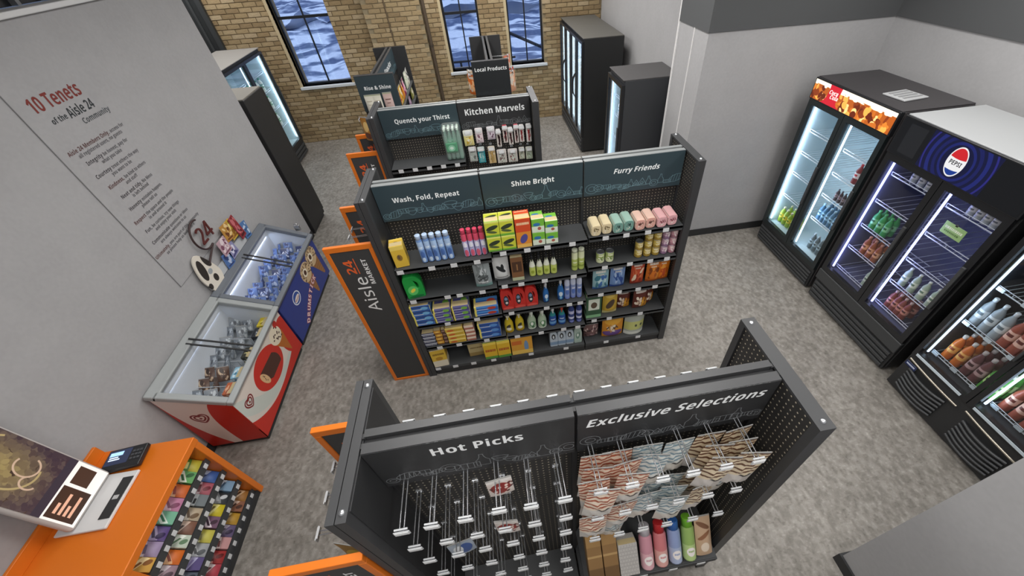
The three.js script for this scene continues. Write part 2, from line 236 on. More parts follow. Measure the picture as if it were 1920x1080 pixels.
// ================================================================= SHELVING
// printed header boards: words over a frieze of outline drawings
function headerTex(text, bg, line, { size = 62, tx = 0.5, ty = 0.4, weight = 'bold', italic = false, w = 768, h = 288, stretch = 1 } = {}) {
  return canvasTex(w, h, (c) => {
    c.fillStyle = bg; c.fillRect(0, 0, w, h);
    let s = text.length * 131 + 7; const R = () => { s = (s * 16807) % 2147483647; return s / 2147483647; };
    c.strokeStyle = line; c.lineWidth = 3;
    for (let x = 10; x < w - 30;) {
      const k = Math.floor(R() * 6), r = 26 + R() * 26, y = h - 22 - R() * 30; c.beginPath();
      if (k === 0) { c.ellipse(x + r, y - r * 0.7, r, r * 0.8, 0, 0, 7); c.moveTo(x + r * 1.5, y - r * 0.7); c.ellipse(x + r, y - r * 0.7, r * 0.5, r * 0.4, 0, 0, 7); }
      else if (k === 1) { c.moveTo(x, y - r); c.quadraticCurveTo(x + r, y + r * 1.1, x + 2 * r, y - r); c.ellipse(x + r, y - r, r, r * 0.3, 0, 0, 7); }
      else if (k === 2) { c.moveTo(x + r * 0.3, y); c.lineTo(x + r * 0.3, y - r); c.quadraticCurveTo(x + r * 0.75, y - r * 1.4, x + r * 0.75, y - r * 2.2); c.lineTo(x + r * 1.1, y - r * 2.2); c.quadraticCurveTo(x + r * 1.1, y - r * 1.4, x + r * 1.6, y - r); c.lineTo(x + r * 1.6, y); c.closePath(); }
      else if (k === 3) { for (let i = 0; i < 4; i++) c.rect(x + i * r * 0.5, y - r, r * 0.5, r * 0.9); }
      else if (k === 4) { c.moveTo(x, y); c.lineTo(x + r, y - r * 1.6); c.lineTo(x + 2 * r, y); c.closePath(); c.ellipse(x + r, y - r * 0.5, r * 0.3, r * 0.3, 0, 0, 7); }
      else { c.ellipse(x + r, y - r * 0.5, r * 1.1, r * 0.55, -0.3, 0, 7); for (let i = 0; i < 4; i++) { c.moveTo(x + r * (0.4 + i * 0.4), y - r); c.lineTo(x + r * (0.2 + i * 0.4), y); } }
      c.stroke(); x += r * (1.1 + R() * 0.7);
    }
    c.fillStyle = '#eef1f2'; c.font = `${italic ? 'italic ' : ''}${weight} ${size}px sans-serif`; c.textAlign = 'center'; c.textBaseline = 'middle';
    c.save(); c.translate(w * tx, h * ty); c.scale(stretch, 1); c.fillText(text, 0, 0); c.restore();
  });
}
const TEAL = '#2f3f46', INK = '#2c2d2f', TLINE = '#6a8993', ILINE = '#777b7e';
function shelfPart(root, x0, x1, y, z0, z1, tags, dir = 1) {      // z0 = back edge, z1 = front edge
  const s = part('shelf', [box2(x0, x1, y - 0.022, y, Math.min(z0, z1), Math.max(z0, z1)), rbox2(x0, x1, y - 0.045, y + 0.004, z1 - 0.008 * dir, z1, 0.002, 1)], CHAR, root);
  for (const t of tags) part('price_tag', box(0.05, 0.036, 0.003, t, y - 0.02, z1 + 0.0035 * dir), TAG, s);
  return s;
}
function pegSheet(name, root, x0, x1, y0, y1, z0, z1) { return part(name, metreUV(box2(x0, x1, y0, y1, z0, z1), PEGK), PEG, root); }
// an end panel of a double-sided run: folded sheet-metal frame with a perforated or plain infill
function endPanel(root, x0, x1, zf, zb, H, perforated, axis = 'x') {
  const e = 0.035, parts = [box2(x0, x1, 0, H, zf - e, zf), box2(x0, x1, 0, H, zb, zb + e), box2(x0, x1, H - 0.012, H, zb + e, zf - e), box2(x0, x1, 0, 0.1, zb + e, zf - e)];
  const p = part('end_panel', parts, RAIL, root), m = (x0 + x1) / 2;
  if (perforated) pegSheet('perforated_infill', p, m - 0.02, m + 0.02, 0.1, H - 0.012, zb + e, zf - e); else part('infill', box2(m - 0.02, m + 0.02, 0.1, H - 0.012, zb + e, zf - e), BLACK, p);
  for (const z of [zf - 0.03, zb + 0.03]) part('bolt', tr(new THREE.SphereGeometry(0.011, 8, 6), (x0 + x1) / 2, H, z), CHROME, p);
  return p;
}
function gondola(o) {
  const root = thing('gondola_shelf', o.label, 'shelving');
  const { xl, xr, zf, zb, H, bounds } = o, zs = (zf + zb) / 2;
  endPanel(root, o.xlo, xl, zf, zb, H, o.pegL); endPanel(root, xr, o.xro, zf, zb, H, true);
  for (let i = 0; i < bounds.length - 1; i++) {
    const a = bounds[i] + 0.006, b = bounds[i + 1] - 0.006, sec = o.sections[i];
    pegSheet('back_panel', root, a, b, 0.12, H - 0.3, zs - 0.01, zs + 0.01);
    if (sec.seam) part('panel_joint', box2(a, b, sec.seam - 0.006, sec.seam + 0.006, zs + 0.01, zs + 0.012), BLACK, root);
    const top = part('header_board', [box2(a, b, H - 0.29, H, zs + 0.012, zs + 0.05)], o.rail ?? RAIL, root);
    const hf = part('header_print', box2(a, b, H - 0.29, H - 0.004, zs + 0.05, zs + 0.052), sec.headMat, top);
    const hb = part('header_board', box2(a, b, H - 0.29, H, zs - 0.042, zs - 0.012), o.rail ?? RAIL, root);
    const deck = part('base_deck', [box2(a, b, 0.085, 0.12, zs + 0.012, zf - 0.002), box2(a, b, 0.085, 0.12, zb + 0.002, zs - 0.012)], CHAR, root);
    part('kick_plate', box2(a, b, 0, 0.085, zf - 0.03, zf - 0.015), BLACK, root); part('kick_plate', box2(a, b, 0, 0.085, zb + 0.015, zb + 0.03), BLACK, root);
    for (const t of sec.baseTags ?? []) part('price_tag', box(0.05, 0.034, 0.003, t, 0.1, zf + 0.0005), TAG, deck);
    for (const [y, tags, front] of sec.shelves) shelfPart(root, a, b, y, zs + 0.012, front ?? zf, tags);
    for (const y of sec.backShelves ?? []) shelfPart(root, a, b, y, zs - 0.012, zb, [], -1);
  }
  for (const b of bounds) part('upright', [box2(b - 0.012, b + 0.012, 0, H - 0.004, zs + 0.009, zs + 0.028), box2(b - 0.012, b + 0.012, 0, H - 0.004, zs - 0.028, zs - 0.009)], BLACK, root);
  part('spine', box2(bounds[0], bounds[bounds.length - 1], H - 0.3, H - 0.02, zs - 0.009, zs + 0.009), BLACK, root);
  return root;
}
const HM = (t, bg, ln, o) => new THREE.MeshStandardMaterial({ map: headerTex(t, bg, ln, o), roughness: 0.5 });
const spread = (a, b, n) => Array.from({ length: n }, (_, i) => a + (b - a) * (i + 0.5) / n);
const G2 = { xlo: -0.925, xl: -0.885, xr: 1.43, xro: 1.489, zf: -2.437, zb: -2.945, H: 1.993, bounds: [-0.885, -0.128, 0.64, 1.43] };
const G1 = { xlo: -0.64, xl: -0.607, xr: 0.957, xro: 1.018, zf: -0.479, zb: -1.0, H: 1.993, bounds: [-0.607, 0.155, 0.957] };
const G3 = { xlo: -1.115, xl: -1.077, xr: 0.447, xro: 0.51, zf: -4.02, zb: -4.53, H: 1.993, bounds: [-1.077, -0.297, 0.447] };
gondola({ ...G2, rail: PALERAIL, label: 'black three bay shelf run of laundry, cleaning and pet goods', pegL: false, sections: [
  { headMat: HM('Wash, Fold, Repeat', TEAL, TLINE, { size: 54, tx: 0.47, ty: 0.42}), shelves: [[1.39, [-0.84, -0.6, -0.43, -0.25]], [1.065, [-0.83, -0.55, -0.45, -0.26]], [0.745, [-0.62, -0.36]], [0.44, [-0.76, -0.58, -0.32]]], baseTags: [-0.85, -0.68, -0.5, -0.3] },
  { headMat: HM('Shine Bright', TEAL, TLINE, { size: 56, ty: 0.36, tx: 0.5 }), shelves: [[1.437, [-0.04, 0.15, 0.31, 0.51]], [1.09, [-0.07, 0.07, 0.27, 0.52]], [0.755, [-0.05, 0.27, 0.48, 0.58]], [0.425, [-0.03, 0.2, 0.42, 0.56]]], baseTags: [0.08, 0.44] },
  { headMat: HM('Furry Friends', TEAL, TLINE, { size: 56, ty: 0.36, tx: 0.52, italic: true }), shelves: [[1.45, [0.78, 0.95, 1.13, 1.28]], [1.14, [0.79, 1.01, 1.19, 1.34]], [0.82, [0.77, 0.94, 1.12, 1.28]], [0.48, [0.72, 0.87, 1.18]]], baseTags: [0.86, 1.2] }] });
gondola({ ...G1, label: 'black two bay peg hook run of snacks with white italic lettering', pegL: false, sections: [
  { headMat: HM('Hot Picks', INK, ILINE, { size: 76, tx: 0.515, ty: 0.25, stretch: 1.04 }), shelves: [], seam: 1.18, baseTags: [] },
  { headMat: HM('Exclusive Selections', INK, ILINE, { size: 76, tx: 0.49, ty: 0.245, italic: true, stretch: 0.96 }), shelves: [[0.52, [0.3, 0.5, 0.68, 0.85], -0.425]], seam: 1.18, baseTags: [] }] });
gondola({ ...G3, rail: PALERAIL, label: 'black two bay shelf run of drinks and kitchen tools', pegL: false, sections: [
  { headMat: HM('Quench your Thirst', TEAL, TLINE, { size: 60, tx: 0.53, ty: 0.4 }), shelves: [[1.465, spread(-1.05, -0.32, 5)], [1.1, []], [0.7, []]] },
  { headMat: HM('Kitchen Marvels', INK, ILINE, { size: 84, ty: 0.34 }), shelves: [[1.1, []], [0.7, []]] }] });
// ---------------------------------------------------------------- orange-framed end displays
const logoTex = canvasTex(256, 1024, (c, w, h) => {
  c.fillStyle = '#3b3c3d'; c.fillRect(0, 0, w, h);
  c.save(); c.translate(w / 2, 512); c.rotate(-Math.PI / 2); c.textBaseline = 'alphabetic';
  c.fillStyle = '#eceded'; c.font = '118px sans-serif'; c.fillText('Aisle', 108, 28);
  c.fillStyle = '#e2622a'; c.font = 'bold 84px sans-serif'; c.fillText('24', 372, -16); c.fillStyle = '#e2622a'; c.fillRect(374, -4, 96, 6);
  c.fillStyle = '#eceded'; c.font = 'bold 42px sans-serif'; c.fillText('MARKET', 296, 74); c.restore();
});
const LOGO = new THREE.MeshStandardMaterial({ map: logoTex, roughness: 0.55 }), PANELGREY = M(0x3b3c3d, 0.55);
function endcap({ x0, x1, zf, zb, h, H, label, bf, bb }) {
  const r = thing('end_display', label, 'display'); const w = x1 - x0;
  part('back_panel', [box2(x1 - 0.028, x1, 0, H, bf - 0.03, bf), box2(x1 - 0.028, x1, 0, H, bb, bb + 0.03), box2(x1 - 0.028, x1, H - 0.03, H, bb + 0.03, bf - 0.03), box2(x1 - 0.02, x1 - 0.008, 0, H - 0.03, bb + 0.03, bf - 0.03)], RAIL, r);
  part('pegboard', metreUV(box2(x1 - 0.034, x1 - 0.028, 0.1, H - 0.05, bb + 0.03, bf - 0.03), PEGK), PEG, r);
  for (const [z, s] of [[zf, 1], [zb, -1]]) {
    const a = z - s * 0.03, lo = Math.min(a, z), hi = Math.max(a, z), xe = x1 - 0.036;
    const p = part('side_panel', box2(x0 + 0.03, xe - 0.03, 0.03, h - 0.045, lo + 0.006, hi - 0.006), PANELGREY, r);
    part('orange_frame', [rbox2(x0, xe, h - 0.045, h, lo, hi, 0.004, 1), rbox2(x0, xe, 0, 0.03, lo, hi, 0.004, 1), rbox2(x0, x0 + 0.032, 0.03, h - 0.045, lo, hi, 0.004, 1), rbox2(xe - 0.032, xe, 0.03, h - 0.045, lo, hi, 0.004, 1)], ORANGE, p);
    const g = new THREE.PlaneGeometry(w - 0.1, h - 0.085); g.translate((x0 + xe) / 2, (h - 0.015) / 2, hi - 0.0045); part('logo_print', g, LOGO, p);
  }
  part('base', box2(x0 + 0.02, x1 - 0.036, 0.02, 0.12, zb + 0.03, zf - 0.03), CHAR, r);
  for (const y of [0.45, 0.8, 1.15]) part('shelf', [box2(x0 + 0.05, x1 - 0.036, y - 0.02, y, zb + 0.03, zf - 0.03), box2(x0 + 0.045, x0 + 0.05, y - 0.04, y, zb + 0.03, zf - 0.03)], CHAR, r);
  return r;
}
endcap({ x0: -1.306, x1: -0.928, bf: G2.zf, bb: G2.zb, zf: -2.455, zb: -3.04, h: 1.657, H: 1.993, label: 'orange framed end display of the laundry and pet shelf run' });
endcap({ x0: -1.005, x1: -0.643, bf: G1.zf, bb: G1.zb, zf: -0.465, zb: -1.04, h: 1.657, H: 1.993, label: 'orange framed end display of the peg hook snack run' });
endcap({ x0: -1.472, x1: -1.118, bf: G3.zf, bb: G3.zb, zf: -4.085, zb: -4.6, h: 1.657, H: 1.993, label: 'orange framed end display of the drinks and kitchen run' });
// ---------------------------------------------------------------- two runs that stand end-on by the brick wall
function runAlongZ({ x0, x1, z0, z1, H, label, sideText, frontMat, name }) {      // z0 near end, z1 far end
  const r = thing('gondola_shelf', label, 'shelving'), xm = (x0 + x1) / 2;
  pegSheet('back_panel', r, xm - 0.02, xm + 0.02, 0.1, H - 0.28, z1 + 0.03, z0 - 0.03);
  part('top_rail', [box2(xm - 0.045, xm - 0.015, H - 0.28, H, z1 + 0.03, z0 - 0.03), box2(xm + 0.015, xm + 0.045, H - 0.28, H, z1 + 0.03, z0 - 0.03)], RAIL, r);
  const sg = new THREE.PlaneGeometry(z0 - z1 - 0.12, 0.27); sg.rotateY(Math.PI / 2); sg.translate(xm + 0.046, H - 0.14, (z0 + z1) / 2);
  if (sideText) part('side_header_print', sg, HM(sideText, TEAL, TLINE, { size: 96, tx: 0.5, ty: 0.4 }), r);
  part('end_panel', [box2(x0, x1, 0, H, z1, z1 + 0.03)], BLACK, r); part('end_panel', [box2(x0, x1, 0, H, z0 - 0.03, z0)], BLACK, r);
  part('header_board', box2(x0, x1, H - 0.42, H, z0, z0 + 0.03), RAIL, r);
  const fg = new THREE.PlaneGeometry(x1 - x0, 0.41); fg.translate(xm, H - 0.212, z0 + 0.0315); part('front_header_print', fg, frontMat, r);
  for (const y of [0.12, 0.5, 0.9, 1.3, 1.52]) part('shelf', [box2(x0 + 0.01, xm - 0.02, y - 0.02, y, z1 + 0.03, z0 - 0.03), box2(xm + 0.02, x1 - 0.01, y - 0.02, y, z1 + 0.03, z0 - 0.03)], CHAR, r);
  for (const y of [0.4, 0.85, 1.25]) part('front_shelf', box2(x0, x1, y - 0.02, y, z0, z0 + 0.2), CHAR, r);
  return r;
}
const G4 = { x0: -1.56, x1: -1.09, z0: -5.62, z1: -7.1, H: 1.993 }, G5 = { x0: -0.12, x1: 0.365, z0: -5.78, z1: -7.3, H: 1.993 };
runAlongZ({ ...G4, label: 'black shelf run of breakfast and snack goods, end-on to the brick chase', sideText: 'Snacks', frontMat: HM('Rise & Shine', TEAL, TEAL, { size: 92, tx: 0.52, ty: 0.34, h: 640 }) });
runAlongZ({ ...G5, label: 'black shelf run of local goods, end-on between the narrow windows', frontMat: HM('Local Products', '#1f2326', '#2f3538', { size: 96, tx: 0.5, ty: 0.22, h: 640 }) });
// ================================================================= PRODUCT SHAPES (origin: bottom centre, front faces +z)
function setProps(g, name, label, category, pos, turn, group) { }
const geoCache = {};
const cached = (k, f) => geoCache[k] ??= f();
function pillow(w, h, d, { bottom = 0.35, crimp = 0.05, wob = 0 } = {}) {       // sealed bag: two bulging faces that meet along crimped edges
  const nx = 10, ny = 14, P = [], UV = [], I = [];
  for (const s of [1, -1]) for (let j = 0; j <= ny; j++) for (let i = 0; i <= nx; i++) {
    const u = i / nx, v = j / ny, a = 1 - Math.pow(Math.abs(2 * u - 1), 2.6), vv = Math.min(1, Math.max(0, (v - 0.0) / (1 - crimp))), b = v > 1 - crimp ? 0.02 : (bottom + (1 - bottom) * Math.pow(Math.sin(Math.PI * Math.min(1, vv * 0.5 / 0.42)), 0.7)) * Math.pow(Math.max(0, 1 - vv), 0.45);
    const wr = wob * Math.sin(u * 17 + v * 9) * Math.sin(v * 13 - u * 5);
    P.push((u - 0.5) * w * (1 - 0.05 * a * Math.sin(Math.PI * v)), v * h, s * (d / 2 * Math.max(0.02, a * Math.max(0, b)) + wr * d * a)); UV.push(u, v);
  }
  const N = (nx + 1) * (ny + 1);
  for (let f = 0; f < 2; f++) for (let j = 0; j < ny; j++) for (let i = 0; i < nx; i++) { const a = f * N + j * (nx + 1) + i, b = a + 1, c = a + nx + 1, e = c + 1; f ? I.push(a, c, b, b, c, e) : I.push(a, b, c, b, e, c); }
  const g = new THREE.BufferGeometry(); g.setAttribute('position', new THREE.Float32BufferAttribute(P, 3)); g.setAttribute('uv', new THREE.Float32BufferAttribute(UV, 2)); g.setIndex(I); g.computeVertexNormals(); return g;
}
const mk = (name, label, category, group) => thing(name, label, category, [0, 0, 0], 0, group);
function carton(name, label, cat, group, w, h, d, c) { const o = mk(name, label, cat, group); part('carton', uvTo(tr(new RoundedBoxGeometry(w, h, d, 1, 0.003), 0, h / 2, 0), c), PRINTM, o); part('end_flap', box(w * 0.92, 0.0016, d * 0.45, 0, h + 0.0006, d * 0.22), PRINTM2(c), o); return o; }
const PRINTM2 = (c) => M(c.flap ?? 0xcdbb8e, 0.7);
function bag(name, label, cat, group, w, h, d, c, opt) { const o = mk(name, label, cat, group); part('pouch', uvTo(pillow(w, h, d, opt), c), PRINT, o); part('top_seal', box(w * 0.96, h * 0.035, 0.003, 0, h * 0.985, 0), M(c.seal ?? 0x9a9a98, 0.4), o); return o; }
function bottle(name, label, cat, group, r, h, c, capCol, { neck = 0.45, capH = 0.22, shoulder = 0.68, squash = 1, capR = 0.5 } = {}) {
  const o = mk(name, label, cat, group), hb = h * (1 - capH);
  const g = planarUV(lathe([[0, 0], [r * 0.92, 0], [r, h * 0.03], [r, h * shoulder * 0.55], [r * 0.97, h * shoulder], [r * neck, hb * 0.97], [r * neck, hb]], 14)); g.scale(1, 1, squash);
  part('bottle_body', uvTo(g, c), PRINT, o);
  part('cap', lathe([[0, hb - 0.002], [r * capR, hb - 0.002], [r * capR, h * 0.985], [r * capR * 0.9, h], [0, h]], 12), M(capCol, 0.45), o); return o;
}
function sprayBottle(name, label, cat, group, r, h, c, headCol) {
  const o = mk(name, label, cat, group), hb = h * 0.72;
  const g = planarUV(lathe([[0, 0], [r * 0.94, 0], [r, h * 0.03], [r, hb * 0.55], [r * 0.8, hb * 0.72], [r * 0.42, hb * 0.92], [r * 0.36, hb]], 14)); g.scale(1, 1, 0.75);
  part('bottle_body', uvTo(g, c), PRINT, o);
  const t = part('trigger_head', [cyl(r * 0.42, h * 0.07, 0, hb + h * 0.035, 0, 10), rbox(r * 0.62, h * 0.13, r * 1.3, 0.004, 0, hb + h * 0.14, r * 0.1), rbox(r * 0.4, h * 0.09, r * 0.5, 0.003, 0, hb + h * 0.235, -r * 0.1)], M(headCol, 0.45), o);
  part('trigger', rbox(r * 0.3, h * 0.14, r * 0.18, 0.002, 0, hb + h * 0.02, r * 0.65), M(headCol, 0.45), t); return o;
}
function jug(name, label, cat, group, w, h, d, c, capCol, hole = true) {
  const o = mk(name, label, cat, group), s = new THREE.Shape(); const W = w / 2;
  s.moveTo(-W * 0.9, 0); s.lineTo(W * 0.9, 0); s.quadraticCurveTo(W, 0, W, h * 0.08); s.lineTo(W, h * 0.46); s.quadraticCurveTo(W * 0.98, h * 0.74, W * 0.2, h * 0.85); s.lineTo(-W * 0.72, h * 0.86); s.quadraticCurveTo(-W, h * 0.8, -W, h * 0.62); s.lineTo(-W, h * 0.08); s.quadraticCurveTo(-W, 0, -W * 0.9, 0);
  if (hole) { const p = new THREE.Path(); p.moveTo(W * 0.3, h * 0.34); p.quadraticCurveTo(W * 0.78, h * 0.3, W * 0.74, h * 0.5); p.quadraticCurveTo(W * 0.6, h * 0.7, W * 0.0, h * 0.74); p.quadraticCurveTo(W * 0.16, h * 0.56, W * 0.3, h * 0.34); s.holes.push(p); }
  const g = new THREE.ExtrudeGeometry(s, { depth: d - 0.016, bevelEnabled: true, bevelSize: 0.008, bevelThickness: 0.008, bevelSegments: 2, curveSegments: 8 }); g.translate(0, 0, -(d - 0.016) / 2);
  part('jug_body', uvTo(planarUV(g), c), PRINT, o); part('cap', cyl(w * 0.17, h * 0.15, -W * 0.38, h * 0.925, 0, 12, w * 0.15), M(capCol, 0.45), o); return o;
}
function can(name, label, cat, group, r, h, c) {
  const o = mk(name, label, cat, group); part('can_body', uvTo(planarUV(lathe([[0, 0], [r * 0.94, 0], [r, h * 0.05], [r, h * 0.93], [r * 0.95, h * 0.97]], 16)), c), PRINT, o);
  part('lid', lathe([[0, h * 0.94], [r * 0.82, h * 0.94], [r * 0.86, h], [r * 0.96, h], [r * 0.96, h * 0.96]], 16), M(0x8b8f92, 0.3, 0.7), o); return o;
}
function hangCard(name, label, cat, group, w, h, c, kind = 'flat', col = 0x222222) {        // card on a peg: origin at the card's foot
  const o = mk(name, label, cat, group);
  const s = new THREE.Shape(); s.moveTo(-w / 2, 0); s.lineTo(w / 2, 0); s.lineTo(w / 2, h * 0.94); s.quadraticCurveTo(w / 2, h, w * 0.3, h); s.lineTo(-w * 0.3, h); s.quadraticCurveTo(-w / 2, h, -w / 2, h * 0.94); s.lineTo(-w / 2, 0);
  const p = new THREE.Path(); p.absarc(0, h * 0.95, Math.min(w * 0.08, h * 0.03), 0, 7); s.holes.push(p);
  part('card', uvTo(planarUV(new THREE.ExtrudeGeometry(s, { depth: 0.004, bevelEnabled: false, curveSegments: 4 })), c), PRINTM, o);
  if (kind === 'blister') part('blister', rbox(w * 0.72, h * 0.55, 0.024, 0.008, 0, h * 0.36, 0.012, 2), CLEARWRAP, o);
  if (kind === 'tool') part('tool', [rbox(w * 0.22, h * 0.42, 0.014, 0.005, 0, h * 0.28, 0.01), rbox(w * 0.4, h * 0.2, 0.01, 0.004, 0, h * 0.58, 0.01)], M(col, 0.4), o);
  if (kind === 'pouch') { const g = pillow(w * 0.94, h * 0.8, 0.03); part('sachet', uvTo(tr(g, 0, 0.01, 0.008), c), PRINT, o); }
  return o;
}
const drop = (o, x, y, z, turn = 0) => { o.position.set(x, y, z); o.rotation.y = turn; return o; };
const NUM = ['first', 'second', 'third', 'fourth', 'fifth', 'sixth'], COUNT = ['', 'one', 'two', 'three', 'four', 'five', 'six'];
const short = (l) => l.replace(/ (in|on|at) the .*$/, '').replace(/ beside the .*$/, '');
// place n copies of a product side by side between x0 and x1
function row(o, n, x0, x1, y, z, jit = 0.1) { const p = (x1 - x0) / n, l = short(o.userData.label); for (let i = 0; i < n; i++) { const X = x0 + p * (i + 0.5), t = rr(-jit, jit), lab = `${l}, ${NUM[i]} of ${COUNT[n]} from the orange framed end`; i ? copyOf(o, [X, y, z + rr(-0.006, 0.006)], t, lab) : drop(o, X, y, z, t).userData.label = lab; } return o; }
function stack(o, n, h, x, y, z, jit = 0.04, tail = '') { const l = short(o.userData.label); for (let i = 0; i < n; i++) { const lab = `${l}, ${i === 0 ? 'lowest' : i === n - 1 ? 'topmost' : NUM[i] + ' up'} of ${COUNT[n]} stacked${tail}`; i ? copyOf(o, [x + rr(-0.004, 0.004), y + i * h, z], rr(-jit, jit), lab) : drop(o, x, y, z, 0).userData.label = lab; } return o; }
// ================================================================= STOCK ON THE LAUNDRY / CLEANING / PET RUN
const ZI = -2.505;          // centre line of goods on this run's shelves
{
  const S1 = [1.39, 1.065, 0.745, 0.44, 0.12].map((y) => y + 0.004);
  // top shelf
  drop(carton('detergent_box', 'yellow box at the end of the top laundry shelf', 'box', null, 0.1, 0.2, 0.1, print('ybox', (c, s) => { fillAll(c, s, '#d6b23c'); band(c, s, '#e5ca62', 0, 0.2); oval(c, s, '#8a6a2a', 0.5, 0.55, 0.2, 0.14); oval(c, s, '#5a4a3a', 0.46, 0.52, 0.08, 0.1); })), -0.82, S1[0], -2.52, 0.12);
  row(bottle('freshener_can', 'pale blue spray can in the row of five on the top laundry shelf', 'spray can', 'five pale blue spray cans', 0.024, 0.25, print('bluecan', (c, s) => { fillAll(c, s, '#6f92c8'); band(c, s, '#a8c4e6', 0.1, 0.42); oval(c, s, '#4a6cac', 0.5, 0.62, 0.3, 0.14); marks(c, s, '#e6eef8', 0.2, 0.8, 0.3, 0.06); oval(c, s, '#c5d8ee', 0.5, 0.84, 0.26, 0.09); }), 0xbcd2ee, { neck: 0.8, capH: 0.14, shoulder: 0.82, capR: 0.85 }), 5, -0.672, -0.418, S1[0], ZI, 0.3);
  row(bottle('freshener_can', 'pink and lilac spray can in the row of four on the top laundry shelf', 'spray can', 'four pink spray cans', 0.021, 0.25, print('pinkcan', (c, s) => { fillAll(c, s, '#b7b4dc'); band(c, s, '#d4506c', 0, 0.3); oval(c, s, '#e8e8f4', 0.5, 0.48, 0.35, 0.14); oval(c, s, '#d8627c', 0.5, 0.82, 0.34, 0.16); marks(c, s, '#6b6fb0', 0.25, 0.75, 0.56, 0.05); }), 0xd14864, { neck: 0.8, capH: 0.16, shoulder: 0.82, capR: 0.85 }), 4, -0.34, -0.158, S1[0], ZI, 0.3);
  // second shelf
  drop(jug('detergent_jug', 'green laundry detergent jug with open handle', 'jug', null, 0.13, 0.255, 0.09, print('grjug', (c, s) => { fillAll(c, s, '#1f9a42'); oval(c, s, '#5fc36a', 0.42, 0.62, 0.26, 0.2); oval(c, s, '#e6d24a', 0.42, 0.62, 0.14, 0.07, -0.4); oval(c, s, '#17713a', 0.5, 0.9, 0.4, 0.06); }), 0x147a38), -0.8, S1[1], ZI, 0.15);
  drop(bag('dryer_sheet_pouch', 'clear and grey standing pouch beside the white and black bag', 'pouch', null, 0.135, 0.275, 0.075, print('greypouch', (c, s) => { fillAll(c, s, '#9aa3a6'); band(c, s, '#4c5254', 0, 0.12); blotch(c, s, ['#c3cacd', '#7c8486'], 0.5, 0.35, 0.36, 0.16, 3); blotch(c, s, ['#3c4143', '#565c5e'], 0.5, 0.64, 0.34, 0.14, 4); band(c, s, '#7fa5a2', 0.86, 1); marks(c, s, '#eef2f2', 0.2, 0.8, 0.75, 0.05); })), -0.235, S1[1], -2.49);
  // third shelf
  const trash = (key, a, b, k) => print(key, (c, s) => { fillAll(c, s, a); band(c, s, b, 0.0, 0.34); band(c, s, '#dfe2e8', 0.62, 0.74, 0.1, 0.7); oval(c, s, k, 0.72, 0.5, 0.18, 0.3); band(c, s, '#e3d668', 0, 1, 0, 0.1); });
  stack(carton('bin_liner_box', 'blue and yellow bin liner box in the end stack of the third laundry shelf', 'box', 'stacked blue and yellow bin liner boxes', 0.165, 0.058, 0.14, trash('trashb', '#3768b0', '#26407c', '#74b0dc')), 4, 0.06, -0.802, S1[2], ZI, 0.02);
  for (const x of [-0.638, -0.478]) stack(carton('bin_liner_box', 'purple and green bin liner box on the third laundry shelf', 'box', 'stacked purple and green bin liner boxes', 0.15, 0.056, 0.14, trash('trashg', '#4a4886', '#6c6fa0', '#78b048')), 3, 0.058, x, S1[2], ZI, 0.02, x < -0.6 ? ' by the blue stack' : ' by the wrap boxes');
  stack(carton('foil_wrap_box', 'long blue wrap box beside the red jugs', 'box', 'stacked long blue wrap boxes', 0.21, 0.056, 0.12, trash('wrapb', '#2c62b4', '#4f8fd2', '#b9402e')), 2, 0.058, -0.265, S1[2] + 0.0, ZI, 0.03);
  // fourth shelf
  stack(carton('sponge_pack', 'navy and white pack in the stack at the end of the fourth laundry shelf', 'box', 'stacked navy and white packs', 0.11, 0.043, 0.11, print('navypk', (c, s) => { fillAll(c, s, '#22284a'); band(c, s, '#c9ccd6', 0.1, 0.42); marks(c, s, '#e9ebf0', 0.08, 0.95, 0.62, 0.16); })), 4, 0.045, -0.83, S1[3], ZI, 0.06);
  stack(carton('scourer_box', 'small amber box in the narrow stack on the fourth laundry shelf', 'box', 'narrow stack of amber boxes', 0.062, 0.046, 0.1, print('amber', (c, s) => { fillAll(c, s, '#d29a36'); band(c, s, '#8d5e28', 0.7, 1); oval(c, s, '#edc66a', 0.5, 0.4, 0.3, 0.2); })), 4, 0.048, -0.74, S1[3], ZI, 0.06);
  stack(carton('clothes_peg_box', 'slim brown box between the amber and yellow stacks', 'box', 'slim stack of brown boxes', 0.032, 0.046, 0.1, print('brownsm', (c, s) => { fillAll(c, s, '#5d3f34'); band(c, s, '#a9897a', 0.2, 0.5); })), 4, 0.048, -0.688, S1[3], ZI, 0.04);
  stack(carton('sandwich_bag_box', 'yellow sandwich bag box in the wide stack on the fourth laundry shelf', 'box', 'stacked yellow sandwich bag boxes', 0.16, 0.05, 0.12, print('sandw', (c, s) => { fillAll(c, s, '#d9b53f'); band(c, s, '#e8d68a', 0, 0.25); oval(c, s, '#c8552e', 0.3, 0.65, 0.2, 0.2); marks(c, s, '#7c6422', 0.5, 0.95, 0.55, 0.12); })), 4, 0.052, -0.585, S1[3], ZI, 0.05);
  stack(carton('snack_bag_box', 'pale pink bag box beside the yellow stack', 'box', 'stacked pale pink bag boxes', 0.085, 0.05, 0.12, print('pinkbx', (c, s) => { fillAll(c, s, '#cfae98'); band(c, s, '#a45e50', 0.6, 0.9); band(c, s, '#eadfd2', 0.1, 0.35); })), 4, 0.052, -0.455, S1[3], ZI, 0.05);
  stack(carton('freezer_bag_box', 'blue freezer bag box in the wide stack beside the yellow spray bottles', 'box', 'stacked blue freezer bag boxes', 0.2, 0.064, 0.12, trash('freez', '#2b5aa8', '#27478c', '#5d92d4')), 3, 0.066, -0.275, S1[3], ZI, 0.03);
